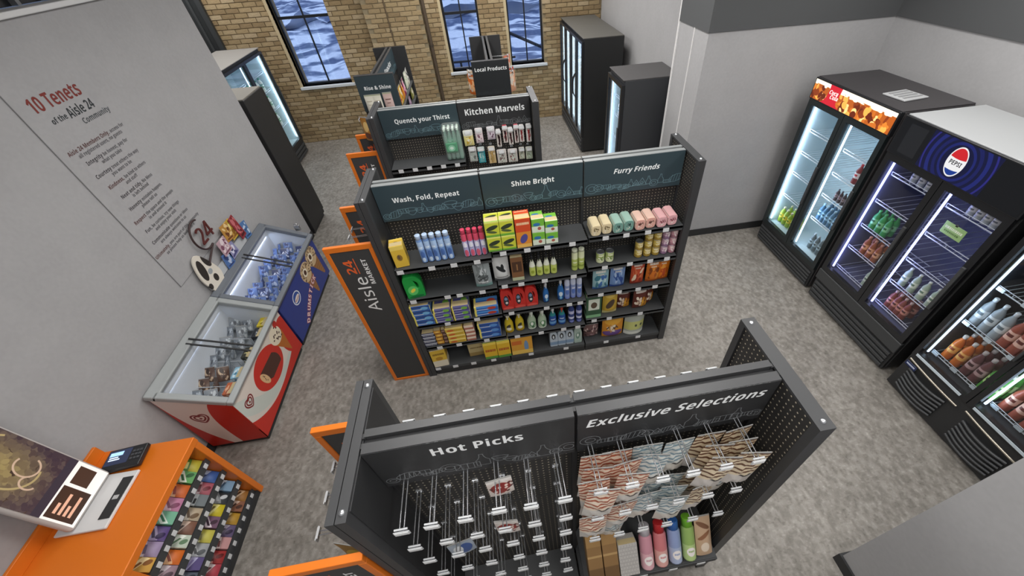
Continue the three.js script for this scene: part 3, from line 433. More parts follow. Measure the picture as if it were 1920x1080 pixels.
  // bottom deck
  drop(carton('tissue_box', 'yellow and cream box alone at the end of the bottom deck', 'box', null, 0.14, 0.25, 0.12, print('ycream', (c, s) => { fillAll(c, s, '#d8b440'); band(c, s, '#ded6c0', 0.62, 1); marks(c, s, '#7c5a1e', 0.15, 0.9, 0.2, 0.1); oval(c, s, '#b5862a', 0.5, 0.5, 0.24, 0.1); })), -0.81, S1[4], ZI, 0.06);
  drop(carton('pad_box', 'cream box set back on the bottom deck', 'box', null, 0.15, 0.19, 0.1, print('cream', (c, s) => { fillAll(c, s, '#c9b886'); band(c, s, '#a88f58', 0.7, 1); marks(c, s, '#7f6a3c', 0.15, 0.9, 0.3, 0.1); })), -0.455, S1[4], -2.56, 0.02);
  const yg = print('ygbox', (c, s) => { fillAll(c, s, '#dcb22c'); band(c, s, '#57923c', 0.84, 1); marks(c, s, '#a23c1e', 0.12, 0.88, 0.42, 0.14); band(c, s, '#edd055', 0.02, 0.16); });
  row(carton('floor_wipe_box', 'yellow and green box in the pair on the bottom deck', 'box', 'two yellow and green boxes', 0.127, 0.25, 0.12, yg), 2, -0.376, -0.115, S1[4], -2.5, 0.02);
  drop(carton('floor_wipe_box', 'wide amber box with a blue figure on the bottom deck', 'box', null, 0.21, 0.255, 0.12, print('amberw', (c, s) => { fillAll(c, s, '#d49a34'); oval(c, s, '#6f8fb6', 0.7, 0.55, 0.1, 0.32); band(c, s, '#c96a28', 0.2, 0.42, 0.05, 0.5); band(c, s, '#e2bd5a', 0.75, 1); })), 0.0, S1[4], -2.5, 0.0);
}
{
  const S2 = [1.437, 1.09, 0.755, 0.425, 0.12].map((y) => y + 0.004);
  const dust = print('duster', (c, s) => { fillAll(c, s, '#c6cc3c'); oval(c, s, '#2e3a26', 0.5, 0.42, 0.42, 0.13, -0.25); oval(c, s, '#4d5c34', 0.45, 0.68, 0.36, 0.08, 0.15); band(c, s, '#6fae3a', 0.86, 1); band(c, s, '#dcdf72', 0, 0.12); });
  for (const x of [-0.093, 0.017]) stack(carton('duster_box', 'lime box with a dark duster picture, in the block of four', 'box', 'block of four lime duster boxes', 0.106, 0.135, 0.12, dust), 2, 0.137, x, S2[0], ZI, 0.01, x < 0 ? ' by the pink cans' : ' by the orange box');
  drop(carton('dryer_sheet_box', 'tall orange and red box beside the lime duster boxes', 'box', null, 0.115, 0.265, 0.12, print('bounce', (c, s) => { fillAll(c, s, '#d98a2e'); band(c, s, '#cf4a22', 0, 0.45); marks(c, s, '#f0d8b0', 0.1, 0.9, 0.14, 0.08); oval(c, s, '#4e4a8e', 0.5, 0.68, 0.26, 0.14, -0.3); band(c, s, '#e3b45a', 0.86, 1); })), 0.134, S2[0], ZI, 0.02);
  const gb = print('greenbx', (c, s) => { fillAll(c, s, '#74b63c'); band(c, s, '#d7e3d0', 0.55, 1); oval(c, s, '#2f6fa8', 0.4, 0.42, 0.28, 0.12); oval(c, s, '#a85a4a', 0.6, 0.72, 0.14, 0.12); });
  stack(carton('wipe_box', 'bright green box in the two taller stacks on the top cleaning shelf', 'box', 'bright green boxes', 0.096, 0.12, 0.11, gb), 2, 0.122, 0.25, S2[0], ZI, 0.02);
  for (let i = 0; i < 2; i++) copyOf(scene.getObjectByName('wipe_box'), [0.352, S2[0] + i * 0.106, ZI], 0, `bright green box, ${i ? 'upper' : 'lower'} of the shorter stack`).scale.y = 0.86;
  // second shelf
  drop(bag('litter_bag', 'white bag printed with a black bird shape', 'bag', null, 0.13, 0.245, 0.07, print('whitebag', (c, s) => { fillAll(c, s, '#d3d6d6'); oval(c, s, '#26292b', 0.48, 0.48, 0.3, 0.08, 0.35); oval(c, s, '#26292b', 0.58, 0.42, 0.1, 0.12); marks(c, s, '#777', 0.15, 0.85, 0.78, 0.05); band(c, s, '#5a5e60', 0.88, 1); })), -0.077, S2[1], ZI);
  drop(carton('brush_box', 'brown box with a pale foot beside the white bag', 'box', null, 0.1, 0.25, 0.1, print('brownbx', (c, s) => { fillAll(c, s, '#7d5636'); band(c, s, '#4d3322', 0.2, 0.62, 0.12, 0.88); band(c, s, '#b7bd9c', 0.84, 1); band(c, s, '#9b7046', 0.3, 0.55, 0.45, 0.55); })), 0.054, S2[1], -2.51);
  row(sprayBottle('cleaner_spray', 'clear yellow cleaner spray with black trigger', 'spray bottle', 'four clear yellow cleaner sprays', 0.027, 0.24, print('clrspray', (c, s) => { fillAll(c, s, '#bfc7a2'); band(c, s, '#c2cf6c', 0.45, 1); band(c, s, '#e4e8d8', 0.08, 0.42); oval(c, s, '#98a83c', 0.5, 0.72, 0.26, 0.1); }), 0x24262a), 4, 0.15, 0.392, S2[1], ZI, 0.2);
  row(bottle('cleaner_bottle', 'pale lime bottle in the pair beside the pet bay', 'bottle', 'two pale lime bottles', 0.027, 0.215, print('limeb', (c, s) => { fillAll(c, s, '#b5c46a'); band(c, s, '#dde3bb', 0, 0.36); band(c, s, '#8ea044', 0.7, 0.8); marks(c, s, '#f1f3e2', 0.2, 0.8, 0.5, 0.06); }), 0xe6ebd2, { neck: 0.9, shoulder: 0.86, capH: 0.12, capR: 0.9 }), 2, 0.514, 0.63, S2[1], ZI, 0.1);
  // third shelf
  row(jug('softener_jug', 'red jug with dark label in the row of three', 'jug', 'three red jugs', 0.097, 0.255, 0.07, print('redjug', (c, s) => { fillAll(c, s, '#c8302a'); oval(c, s, '#2e3038', 0.42, 0.52, 0.2, 0.26); oval(c, s, '#7d93b4', 0.42, 0.42, 0.12, 0.08); oval(c, s, '#e8dcd8', 0.44, 0.62, 0.1, 0.06); oval(c, s, '#e0584e', 0.5, 0.9, 0.4, 0.07); }), 0xd8382e), 3, -0.124, 0.2, S2[2], ZI, 0.05);
  const blu = print('blub', (c, s) => { fillAll(c, s, '#2a6cb2'); band(c, s, '#1d4c8c', 0.74, 1); oval(c, s, '#d4e2ee', 0.5, 0.6, 0.28, 0.14); oval(c, s, '#7fc0e0', 0.5, 0.82, 0.2, 0.08); });
  drop(sprayBottle('glass_cleaner', 'blue spray bottle with white trigger standing alone by the red jugs', 'spray bottle', null, 0.028, 0.255, blu, 0xd6dade), 0.278, S2[2], ZI, 0.2);
  drop(sprayBottle('glass_cleaner', 'blue spray bottle with white trigger next to the lilac refills', 'spray bottle', null, 0.031, 0.27, blu, 0xd6dade), 0.414, S2[2], ZI, -0.1);
  row(bottle('refill_bottle', 'lilac and white refill bottle in the row of three', 'bottle', 'three lilac refill bottles', 0.025, 0.265, print('lilac', (c, s) => { fillAll(c, s, '#8b9ccc'); band(c, s, '#cdd5ea', 0, 0.3); oval(c, s, '#5a78c0', 0.5, 0.62, 0.34, 0.12); marks(c, s, '#f0f2f8', 0.2, 0.8, 0.42, 0.07); band(c, s, '#7d8fd0', 0.85, 1); }), 0xc5cde2, { neck: 0.7, shoulder: 0.8, capH: 0.12, capR: 0.7 }), 3, 0.446, 0.612, S2[2], ZI, 0.1);
  // fourth shelf
  row(sprayBottle('kitchen_spray', 'yellow spray bottle with white trigger in the pair', 'spray bottle', 'two yellow sprays', 0.042, 0.275, print('yelsp', (c, s) => { fillAll(c, s, '#cdb62c'); oval(c, s, '#3d3a2a', 0.5, 0.56, 0.26, 0.12, -0.3); oval(c, s, '#e4e2d6', 0.5, 0.72, 0.28, 0.1); oval(c, s, '#b28f1c', 0.5, 0.9, 0.38, 0.07); }), 0xe0dcc6), 2, -0.145, 0.06, S2[3], ZI, 0.15);
  row(sprayBottle('bathroom_spray', 'pale green and white spray bottle in the pair', 'spray bottle', 'two pale green sprays', 0.042, 0.265, print('grsp', (c, s) => { fillAll(c, s, '#a9bda4'); oval(c, s, '#5d8a62', 0.5, 0.6, 0.32, 0.18); oval(c, s, '#e7ede4', 0.46, 0.58, 0.16, 0.12); band(c, s, '#d6e2d2', 0.86, 1); oval(c, s, '#3f6b48', 0.56, 0.8, 0.16, 0.07); }), 0xdfe6de), 2, 0.075, 0.275, S2[3], ZI, 0.15);
  const dkb = print('dkblue', (c, s) => { fillAll(c, s, '#1f4f9c'); band(c, s, '#2e8a8c', 0, 0.32); band(c, s, '#6fa2d4', 0.68, 0.84); marks(c, s, '#dbe7f2', 0.2, 0.8, 0.5, 0.07); });
  drop(sprayBottle('toilet_cleaner', 'dark blue spray bottle with white trigger on the fourth cleaning shelf', 'spray bottle', null, 0.036, 0.265, dkb, 0xd9dde0), 0.328, S2[3], ZI, 0.1);
  drop(sprayBottle('toilet_cleaner', 'dark blue spray bottle with red trigger', 'spray bottle', null, 0.036, 0.26, dkb, 0xb5442e), 0.417, S2[3], ZI, -0.1);
  row(bottle('bleach_bottle', 'navy and lavender bottle in the pair at the end of the fourth cleaning shelf', 'bottle', 'two navy and lavender bottles', 0.03, 0.27, print('navlav', (c, s) => { fillAll(c, s, '#33427e'); band(c, s, '#b9bbdc', 0.3, 0.46); band(c, s, '#d2d4ea', 0.62, 0.74); oval(c, s, '#7d86c4', 0.5, 0.88, 0.36, 0.07); }), 0xcfd3e2, { neck: 0.4, shoulder: 0.66, capH: 0.14 }), 2, 0.473, 0.622, S2[3], ZI, 0.1);
  // bottom deck
  row(jug('bleach_jug', 'white jug with black round label in the row of three', 'jug', 'three white jugs', 0.066, 0.25, 0.07, print('whjug', (c, s) => { fillAll(c, s, '#b9c6d2'); oval(c, s, '#1e2226', 0.46, 0.34, 0.22, 0.17); oval(c, s, '#dfe8ef', 0.46, 0.36, 0.1, 0.1); band(c, s, '#7f9ab8', 0.66, 0.86); }), 0xd8dfe6), 3, 0.284, 0.53, S2[4], ZI, 0.02);
  drop(jug('bleach_jug', 'pale mint jug beside the white jugs', 'jug', null, 0.066, 0.25, 0.07, print('mintjug', (c, s) => { fillAll(c, s, '#a9bdb4'); oval(c, s, '#6d8f80', 0.46, 0.5, 0.24, 0.2); oval(c, s, '#e0e9e3', 0.46, 0.46, 0.12, 0.1); }), 0xdfe6e0), 0.572, S2[4], ZI);
}
{
  const S3 = [1.45, 1.14, 0.82, 0.48, 0.12].map((y) => y + 0.004);
  // rounded trays of wet food lying with their lids to the front
  const tray = (key, rim, face, mark, label, group) => {
    const w = 0.076, h = 0.095, o = mk('pet_food_tray', label, 'pet food', group), s = new THREE.Shape(), a = w / 2, r = 0.03; s.moveTo(-a + r, 0); s.lineTo(a - r, 0); s.quadraticCurveTo(a, 0, a, r); s.lineTo(a, h - r); s.quadraticCurveTo(a, h, a - r, h); s.lineTo(-a + r, h); s.quadraticCurveTo(-a, h, -a, h - r); s.lineTo(-a, r); s.quadraticCurveTo(-a, 0, -a + r, 0);
    const g = new THREE.ExtrudeGeometry(s, { depth: 0.13, bevelEnabled: true, bevelSize: 0.003, bevelThickness: 0.004, bevelSegments: 1, curveSegments: 5 }); g.translate(0, 0.003, -0.065);
    part('tray_body', uvTo(planarUV(g), print(key + 'b', (c, q) => { fillAll(c, q, rim); for (let i = 0; i < 9; i++) band(c, q, i % 2 ? '#8f8a80' : rim, i / 9, i / 9 + 0.03); })), PRINTM, o);
    const f = new THREE.ExtrudeGeometry(s, { depth: 0.003, bevelEnabled: false, curveSegments: 5 }); f.scale(0.94, 0.94, 1); f.translate(0, 0.006, 0.0685);
    part('lid', uvTo(planarUV(f), print(key, (c, q) => { fillAll(c, q, face); blotch(c, q, [mark, rim, mark], 0.55, 0.42, 0.36, 0.16, keyNum(key)); blotch(c, q, [rim, '#e9e2d6', face], 0.42, 0.72, 0.26, 0.14, keyNum(key) + 1); })), PRINT, o); return o;
  };
  const kinds = [['trc', '#cdbf9c', '#d9c9a4', '#6b5a3a', 'cream'], ['trt', '#8faea2', '#6f9a90', '#1f3c3a', 'teal'], ['trp', '#d9b7a8', '#d8a498', '#5c3430', 'peach'], ['trr', '#d4a4a6', '#dca9ae', '#7a3440', 'pink']];
  const xs = [0.703, 0.792, 0.881, 0.97, 1.062, 1.151, 1.24, 1.329];
  kinds.forEach(([k, r, f, m, n], i) => { const o = tray(k, r, f, m, `${n} pet food tray in the pair on the top pet shelf`, `two ${n} pet food trays`); drop(o, xs[2 * i], S3[0], -2.515, 0.0).userData.label = `${n} pet food tray, first of its pair from the orange framed end`; copyOf(o, [xs[2 * i + 1], S3[0], -2.525], 0, `${n} pet food tray, second of its pair from the orange framed end`); });
  // cans
  const cc = (key, a, b, m) => print(key, (c, s) => { fillAll(c, s, a); band(c, s, b, 0.6, 1); blotch(c, s, [m, a, '#f2efe4'], 0.5, 0.5, 0.34, 0.2, keyNum(key)); marks(c, s, '#f2efe4', 0.2, 0.8, 0.14, 0.12); });
  row(can('pet_food_can', 'pale green pet food can in the pair', 'can', 'two pale green cans', 0.036, 0.1, cc('cang', '#a9ba72', '#d9dfb6', '#5c7a34')), 2, 0.725, 0.885, S3[1], ZI, 0);
  const canY = can('pet_food_can', 'yellow pet food can in the stacks on the second pet shelf', 'can', 'stacked yellow cans', 0.034, 0.078, cc('cany', '#c9b25a', '#a2863a', '#efe2a8'));
  [[1.1, 2], [1.178, 3], [1.253, 3]].forEach(([x, n], q) => { for (let i = 0; i < n; i++) { const lab = `yellow pet food can, ${['lowest', 'second up', 'third up'][i]} in the ${NUM[q]} yellow stack from the green cans`; (q + i) ? copyOf(canY, [x, S3[1] + i * 0.079, ZI], rr(-1, 1) * 0.2, lab) : drop(canY, x, S3[1], ZI).userData.label = lab; } });
  const canP = can('pet_food_can', 'mauve pet food can in the stack on the second pet shelf', 'can', 'stacked mauve cans', 0.033, 0.078, cc('canm', '#b391a6', '#8a6a88', '#e3cfdc')); for (let i = 0; i < 3; i++) { const lab = `mauve pet food can, ${['lowest', 'second up', 'topmost'][i]} of three stacked`; i ? copyOf(canP, [1.327, S3[1] + i * 0.079, ZI], 0.1, lab) : drop(canP, 1.327, S3[1], ZI).userData.label = lab; }
  const canR = can('pet_food_can', 'pink pet food can in the end stack on the second pet shelf', 'can', 'stacked pink cans', 0.032, 0.078, cc('canr', '#cfa0a8', '#a87884', '#f0dcde')); for (let i = 0; i < 3; i++) { const lab = `pink pet food can, ${['lowest', 'second up', 'topmost'][i]} of three stacked`; i ? copyOf(canR, [1.396, S3[1] + i * 0.079, ZI], 0.1, lab) : drop(canR, 1.396, S3[1], ZI).userData.label = lab; }
  // pouches
  const pp = (key, a, b, m, d) => print(key, (c, s) => { fillAll(c, s, a); blotch(c, s, [b, m, a, d], 0.5, 0.58, 0.4, 0.3, keyNum(key)); band(c, s, d, 0.88, 1); marks(c, s, '#f4f0e6', 0.2, 0.8, 0.14, 0.1); marks(c, s, '#e6dccb', 0.3, 0.7, 0.28, 0.05); });
  [['teal treat pouch', 'pt', '#8db3ba', '#b8d2d4', '#3e7484', '#3b68a4', 0.78, 0.145, 0.235], ['cornflower blue treat pouch', 'pb', '#6f8ebf', '#a2b8d8', '#2f4f8c', '#2c4a90', 0.935, 0.135, 0.25], ['brick red treat pouch', 'pr', '#b8482a', '#c86a42', '#e4cbb0', '#8c2e1c', 1.12, 0.122, 0.255], ['dark orange treat pouch', 'po', '#c86d1e', '#d98e38', '#7a3c16', '#a4501a', 1.268, 0.13, 0.242], ['bright orange treat pouch', 'pq', '#dc7a1c', '#e89a3a', '#b2461c', '#c25c18', 1.39, 0.085, 0.26]].forEach(([n, k, a, b, m, d, x, w, h]) => drop(bag('treat_pouch', `${n} on the middle pet shelf`, 'pouch', 'treat pouches on the middle pet shelf', w > 0.1 ? w : 0.115, h, 0.07, pp(k, a, b, m, d)), Math.min(x, 1.365), S3[2], ZI + (x > 1.3 ? -0.012 : 0)));
  // lower shelf
  drop(carton('treat_box', 'dark green treat box with a pale window', 'box', null, 0.145, 0.28, 0.1, print('tgreen', (c, s) => { fillAll(c, s, '#33553c'); band(c, s, '#cfd6c8', 0.12, 0.62, 0.14, 0.86); oval(c, s, '#5a4a3a', 0.5, 0.4, 0.2, 0.14); band(c, s, '#7fb084', 0.84, 1); })), 0.718, S3[3], ZI);
  drop(bag('biscuit_bag', 'yellow biscuit bag with a brown swirl', 'bag', null, 0.142, 0.285, 0.08, print('yswirl', (c, s) => { fillAll(c, s, '#c4a23a'); oval(c, s, '#4a3a2c', 0.5, 0.56, 0.32, 0.14, -0.4); oval(c, s, '#d9be62', 0.5, 0.22, 0.34, 0.1); band(c, s, '#dccf92', 0.86, 1); })), 0.885, S3[3], ZI);
  const dog = (k) => print('dog' + k, (c, s) => { fillAll(c, s, '#5e2a20'); band(c, s, '#d8cfc8', 0.06, 0.28, 0.15, 0.85); blotch(c, s, ['#d9c4ae', '#241c1a', '#e8dccc'], 0.32, 0.62, 0.2, 0.22, 5); blotch(c, s, ['#d29a2c', '#b87820'], 0.74, 0.68, 0.24, 0.26, 6); });
  drop(bag('dog_food_bag', 'brown and amber dog food bag set back beside the yellow biscuit bag', 'bag', null, 0.135, 0.245, 0.08, dog(1)), 1.03, S3[3], -2.545);
  drop(bag('dog_food_bag', 'brown and amber dog food bag turned at an angle', 'bag', null, 0.15, 0.262, 0.09, dog(2)), 1.19, S3[3], -2.515, 0.12);
  drop(bag('dog_food_bag', 'brown and amber dog food bag tucked at the end behind the angled one', 'bag', null, 0.13, 0.245, 0.07, dog(3)), 1.3, S3[3], -2.565, 0.55);
  // bottom deck
  drop(bag('chew_bag', 'small mottled mauve chew bag on the bottom pet deck', 'bag', null, 0.15, 0.17, 0.08, print('mauve', (c, s) => { fillAll(c, s, '#6e5252'); for (let i = 0; i < 26; i++) oval(c, s, ['#a98a8c', '#3a2a2c', '#c9b4ac'][i % 3], hash2(i, 1, 1), hash2(i, 2, 1), 0.08, 0.05, i); })), 0.72, S3[4], -2.54);
  drop(bag('cat_food_bag', 'big orange and purple cat food bag', 'bag', null, 0.215, 0.29, 0.1, print('orpur', (c, s) => { fillAll(c, s, '#d08a24'); oval(c, s, '#e2a83c', 0.5, 0.25, 0.4, 0.16); oval(c, s, '#6a4a8e', 0.5, 0.78, 0.46, 0.16); blotch(c, s, ['#d9cfc0', '#5a3a1e', '#b8863c'], 0.5, 0.56, 0.34, 0.14, 8); })), 0.935, S3[4], ZI);
  drop(bag('litter_sack', 'pale grey and lime litter sack', 'bag', null, 0.205, 0.31, 0.11, print('litter', (c, s) => { fillAll(c, s, '#a7aea6'); band(c, s, '#b9bc74', 0.42, 0.76); oval(c, s, '#3c4034', 0.55, 0.58, 0.06, 0.05); oval(c, s, '#3c4034', 0.82, 0.58, 0.06, 0.05); band(c, s, '#d8dcd4', 0.84, 1); }), { bottom: 0.8 }), 1.16, S3[4], ZI);
}
// ================================================================= PEG HOOKS AND SNACKS ON THE FRONT RUN
function hookProto(label, group, len = 0.19) {
  const o = mk('peg_hook', label, 'hook', group);
  part('wire', [rod([-0.008, 0, 0], [-0.008, -0.004, len], 0.0028), rod([0.008, 0, 0], [0.008, -0.004, len], 0.0028), rod([-0.008, 0, 0], [0.008, 0, 0], 0.0028), rod([-0.008, -0.004, len], [0.008, -0.004, len], 0.0028)], CHROME, o);
  part('back_clip', rbox(0.03, 0.024, 0.008, 0.002, 0, 0, 0.002), CHROME, o);
  part('tag_holder', [rbox(0.058, 0.03, 0.004, 0.002, 0, -0.012, len + 0.003), rod([-0.024, 0.006, len - 0.004], [0.024, 0.006, len - 0.004], 0.004)], M(0xc4c7ca, 0.35), o);
  part('price_tag', box(0.05, 0.022, 0.002, 0, -0.012, len + 0.0062), M(0xdfe1e2, 0.5), o);
  return o;
}
{
  const z0 = -0.729, h = hookProto('empty chrome peg hook with white price tag under the hot picks lettering', 'empty peg hooks on the hot picks board', 0.215);
  let first = true;
  const ORD = ['top', 'second', 'third', 'fourth', 'fifth', 'sixth'], COLS = [-0.53, -0.41, -0.293, -0.17, -0.05, 0.07], ROWS = [1.72, 1.51, 1.305, 1.065, 0.82, 0.58], NTH = ['first', 'second', 'third', 'fourth', 'fifth', 'sixth', 'seventh', 'eighth', 'ninth', 'tenth', 'eleventh', 'twelfth'];
  for (const x of COLS) for (const y of ROWS) { if (x === -0.17 && y > 1.6) continue; if (x < -0.4 && y < 0.7) continue; const p = [x + rr(-0.004, 0.004), y, z0], lab = `empty chrome hook with price tag, ${ORD[ROWS.indexOf(y)]} row, ${NTH[COLS.indexOf(x)]} from the plain side panel`; if (first) { drop(h, ...p).userData.label = lab; first = false; } else copyOf(h, p, rr(-0.03, 0.03), lab); }
  const h2 = hookProto('chrome peg hook holding striped snack bags', 'peg hooks of striped snack bags', 0.215); first = true;
  const CB = [0.213, 0.335, 0.456, 0.578, 0.712, 0.845];
  for (const x of CB) for (const y of [1.73, 1.42, 1.1]) { const p = [x, y, z0], lab = `chrome hook for striped bags, ${y > 1.6 ? 'upper' : y > 1.3 ? 'middle' : 'lower'} row, ${NTH[CB.indexOf(x)]} from the bay joint`; if (first) { drop(h2, ...p).userData.label = lab; first = false; } else copyOf(h2, p, 0, lab); }
  const h3 = hookProto('chrome peg hook with white tag on the far side of the hot picks run', 'peg hooks on the far side of the snack run', 0.235); first = true;
  [-0.561, -0.421, -0.287, -0.161, -0.033, 0.105, 0.237, 0.368, 0.502, 0.637, 0.77, 0.899].forEach((x, i) => { const p = [x, 1.66, -0.751], lab = `chrome hook tip behind the snack run, ${NTH[i]} from the orange framed end`; if (first) { drop(h3, ...p, Math.PI).userData.label = lab; first = false; } else copyOf(h3, p, Math.PI, lab); });
  const h4 = hookProto('chrome peg hook with white tag on the snack run end display', 'peg hooks on the snack run end display', 0.3); first = true;
  [-0.665, -0.81, -0.95].forEach((z, i) => { const p = [-0.68, 1.43, z], lab = `chrome hook in the snack run end display, ${NTH[i]} of three behind its frame`; if (first) { drop(h4, ...p, -Math.PI / 2).userData.label = lab; first = false; } else copyOf(h4, p, -Math.PI / 2, lab); });
  const h5 = hookProto('chrome peg hook with white tag on the laundry run end display', 'peg hooks on the laundry run end display', 0.3); first = true;
  for (const z of [-2.55, -2.7, -2.85, -2.97]) for (const y of [1.48, 1.25]) { const p = [-0.965, y, z]; if (first) { drop(h5, ...p, -Math.PI / 2); first = false; } else copyOf(h5, p, -Math.PI / 2); }
  // small red and white packs left on one hook, a blue pack lower down
  const rp = print('redpack', (c, s) => { fillAll(c, s, '#d9cfc8'); oval(c, s, '#8c2e2a', 0.5, 0.5, 0.4, 0.26); band(c, s, '#e6e2de', 0, 0.2); for (let i = 0; i < 14; i++) oval(c, s, i % 2 ? '#5a2422' : '#e8d4c8', hash2(i, 7, 3), 0.3 + 0.5 * hash2(i, 8, 3), 0.07, 0.05); });
  const pk = bag('jerky_pack', 'small red and white pack hanging on a hot picks hook, upper of two', 'snack pack', null, 0.1, 0.15, 0.03, rp); drop(pk, -0.165, 1.6, -0.62, 0.1);
  copyOf(pk, [-0.175, 1.33, -0.555], -0.1, 'small red and white pack hanging on a hot picks hook, lower of two');
  copyOf(h, [-0.17, 1.74, z0], 0, 'chrome hook carrying the red and white packs');
  drop(bag('jerky_pack', 'blue and white pack hanging low on a hot picks hook', 'snack pack', null, 0.11, 0.16, 0.03, print('bluepk', (c, s) => { fillAll(c, s, '#aab6c4'); oval(c, s, '#3e5c9a', 0.65, 0.5, 0.26, 0.3); oval(c, s, '#e2e6ea', 0.35, 0.45, 0.2, 0.2); })), -0.405, 1.14, -0.56, 0.15);
  // striped snack bags, several deep on each hook
  const stripes = (key, a, b, foot) => print(key, (c, s) => { fillAll(c, s, b); c.lineWidth = s * 0.038; c.strokeStyle = a; for (let i = 0; i < 6; i++) { c.beginPath(); for (let x = 0; x <= s; x += 8) c.lineTo(x, s * (0.05 + i * 0.1 + 0.02 * Math.sin(x / 14 + i))); c.stroke(); } band(c, s, foot, 0.64, 1); oval(c, s, '#3d3a38', 0.66, 0.66, 0.22, 0.03); });
  const kindsB = [['coral striped snack bag', 'coral striped snack bags', stripes('strc', '#a8583f', '#eddcc8', '#dcd8d2')], ['blue striped snack bag', 'blue striped snack bags', stripes('strb', '#7d98a6', '#dfe2de', '#e0dad0')], ['brown striped snack bag', 'brown striped snack bags', stripes('strn', '#6b4a36', '#e6d6b8', '#d9d3cd')]];
  const mkB = (k) => { const o = bag('snack_bag', `${kindsB[k][0]} hanging on the exclusive selections board`, 'snack bag', kindsB[k][1], 0.125, 0.33, 0.04, kindsB[k][2], { wob: 0.12 }); o.userData.fresh = true; return o; };
  const protos = {};
  const hang = (k, x, yTop, z, t, lab) => { const p = [x, yTop - 0.33, z]; let o; if (!protos[k]) { o = protos[k] = mkB(k); delete o.userData.fresh; drop(o, ...p, t); } else o = copyOf(protos[k], p, t); o.userData.label = lab; o.rotation.z = rr(-0.07, 0.07); o.rotation.x = 0.05; return o; };
  const plan = [[0, 0.213, 1.73, [-0.66, -0.61, -0.565, -0.53]], [0, 0.335, 1.73, [-0.66, -0.61, -0.565]], [1, 0.456, 1.73, [-0.66, -0.62]], [1, 0.578, 1.73, [-0.655]], [2, 0.712, 1.73, [-0.66, -0.61, -0.56]], [2, 0.845, 1.73, [-0.66, -0.61, -0.555]],
    [0, 0.213, 1.42, [-0.63, -0.57, -0.535]], [0, 0.335, 1.42, [-0.63, -0.56]], [1, 0.456, 1.42, [-0.62, -0.58]], [1, 0.578, 1.42, [-0.64, -0.59, -0.545]], [2, 0.712, 1.42, [-0.63, -0.57]], [1, 0.845, 1.42, [-0.63]],
    [1, 0.335, 1.1, [-0.6]]];
  for (const [k, x, y, zs] of plan) zs.forEach((z, i) => hang(k, x + rr(-0.01, 0.01), y + 0.012, z, rr(-0.16, 0.16), `${kindsB[k][0]}, ${y > 1.6 ? 'upper' : y > 1.3 ? 'middle' : 'lower'} row, ${NTH[CB.indexOf(x)]} hook from the bay joint, ${NTH[i]} from the board`));
  // bottom shelf of that bay
  const Y = 0.53, Z = -0.455, before = scene.children.length;
  drop(carton('cookie_box', 'tall tan box in the pair beside the dark upright', 'box', 'two tall tan boxes', 0.083, 0.33, 0.1, print('tan', (c, s) => { fillAll(c, s, '#8a6a42'); band(c, s, '#9c7a4c', 0, 0.3); band(c, s, '#6d5232', 0.7, 1); band(c, s, '#b09060', 0.46, 0.5); })), 0.226, Y, Z, 0.0).userData.label = 'tall tan box beside the dark upright'; copyOf(scene.getObjectByName('cookie_box'), [0.314, Y, Z - 0.01], 0, 'tall tan box beside the grey honeycomb box');
  drop(carton('cracker_box', 'light grey honeycomb patterned box', 'box', null, 0.11, 0.2, 0.08, print('honey', (c, s) => { fillAll(c, s, '#b9b6b2'); for (let j = 0; j < 9; j++) for (let i = 0; i < 7; i++) ring(c, s, '#8f8c8a', 0.08 + i * 0.15 + (j % 2) * 0.07, 0.06 + j * 0.11, 0.055, 0.012); })), 0.417, Y, Z + 0.02, 0.0);
  const bt = (key, a, b) => print(key, (c, s) => { fillAll(c, s, a); band(c, s, b, 0.5, 0.95); oval(c, s, '#efe9e6', 0.5, 0.7, 0.32, 0.13); marks(c, s, a, 0.3, 0.7, 0.66, 0.05); });
  [['pink', '#c78f9c', '#d8aab2', 0xb8b4ba, 0.532], ['rose and red topped', '#c9797c', '#d8a49c', 0xb3262a, 0.616], ['pale blue and blue topped', '#8c9cc4', '#a8b4d0', 0x2f62a8, 0.7], ['lime and green topped', '#93b264', '#b4cc88', 0x6fae2e, 0.784]].forEach(([n, a, b, cap, x], i) => drop(bottle('drink_mix_bottle', `${n} flask on the bottom snack shelf`, 'bottle', null, 0.038, 0.265, bt('flask' + i, a, b), cap, { neck: 0.8, shoulder: 0.74, capH: 0.2, capR: 0.8 }), x, Y, Z + 0.02, 0.0));
  drop(bag('snack_bag', 'beige and brown bag standing at the end of the bottom snack shelf', 'snack bag', null, 0.095, 0.25, 0.06, print('beigebag', (c, s) => { fillAll(c, s, '#c0a285'); oval(c, s, '#7a543c', 0.5, 0.25, 0.4, 0.06, 0.2); oval(c, s, '#8c6044', 0.5, 0.48, 0.4, 0.05, -0.2); oval(c, s, '#e0d0bc', 0.5, 0.75, 0.26, 0.12); })), 0.875, Y, Z + 0.01);
  for (const o of scene.children.slice(before)) { o.rotation.order = 'YXZ'; o.rotation.x = -0.62; o.position.z = Z; o.position.y = Y + 0.03; }
  drop(carton('candy_box', 'magenta box on the deck under the bottom snack shelf', 'box', null, 0.13, 0.16, 0.12, print('magenta', (c, s) => { fillAll(c, s, '#a83c6c'); oval(c, s, '#e0b4c4', 0.5, 0.5, 0.3, 0.2); })), 0.62, 0.122, -0.56, 0);
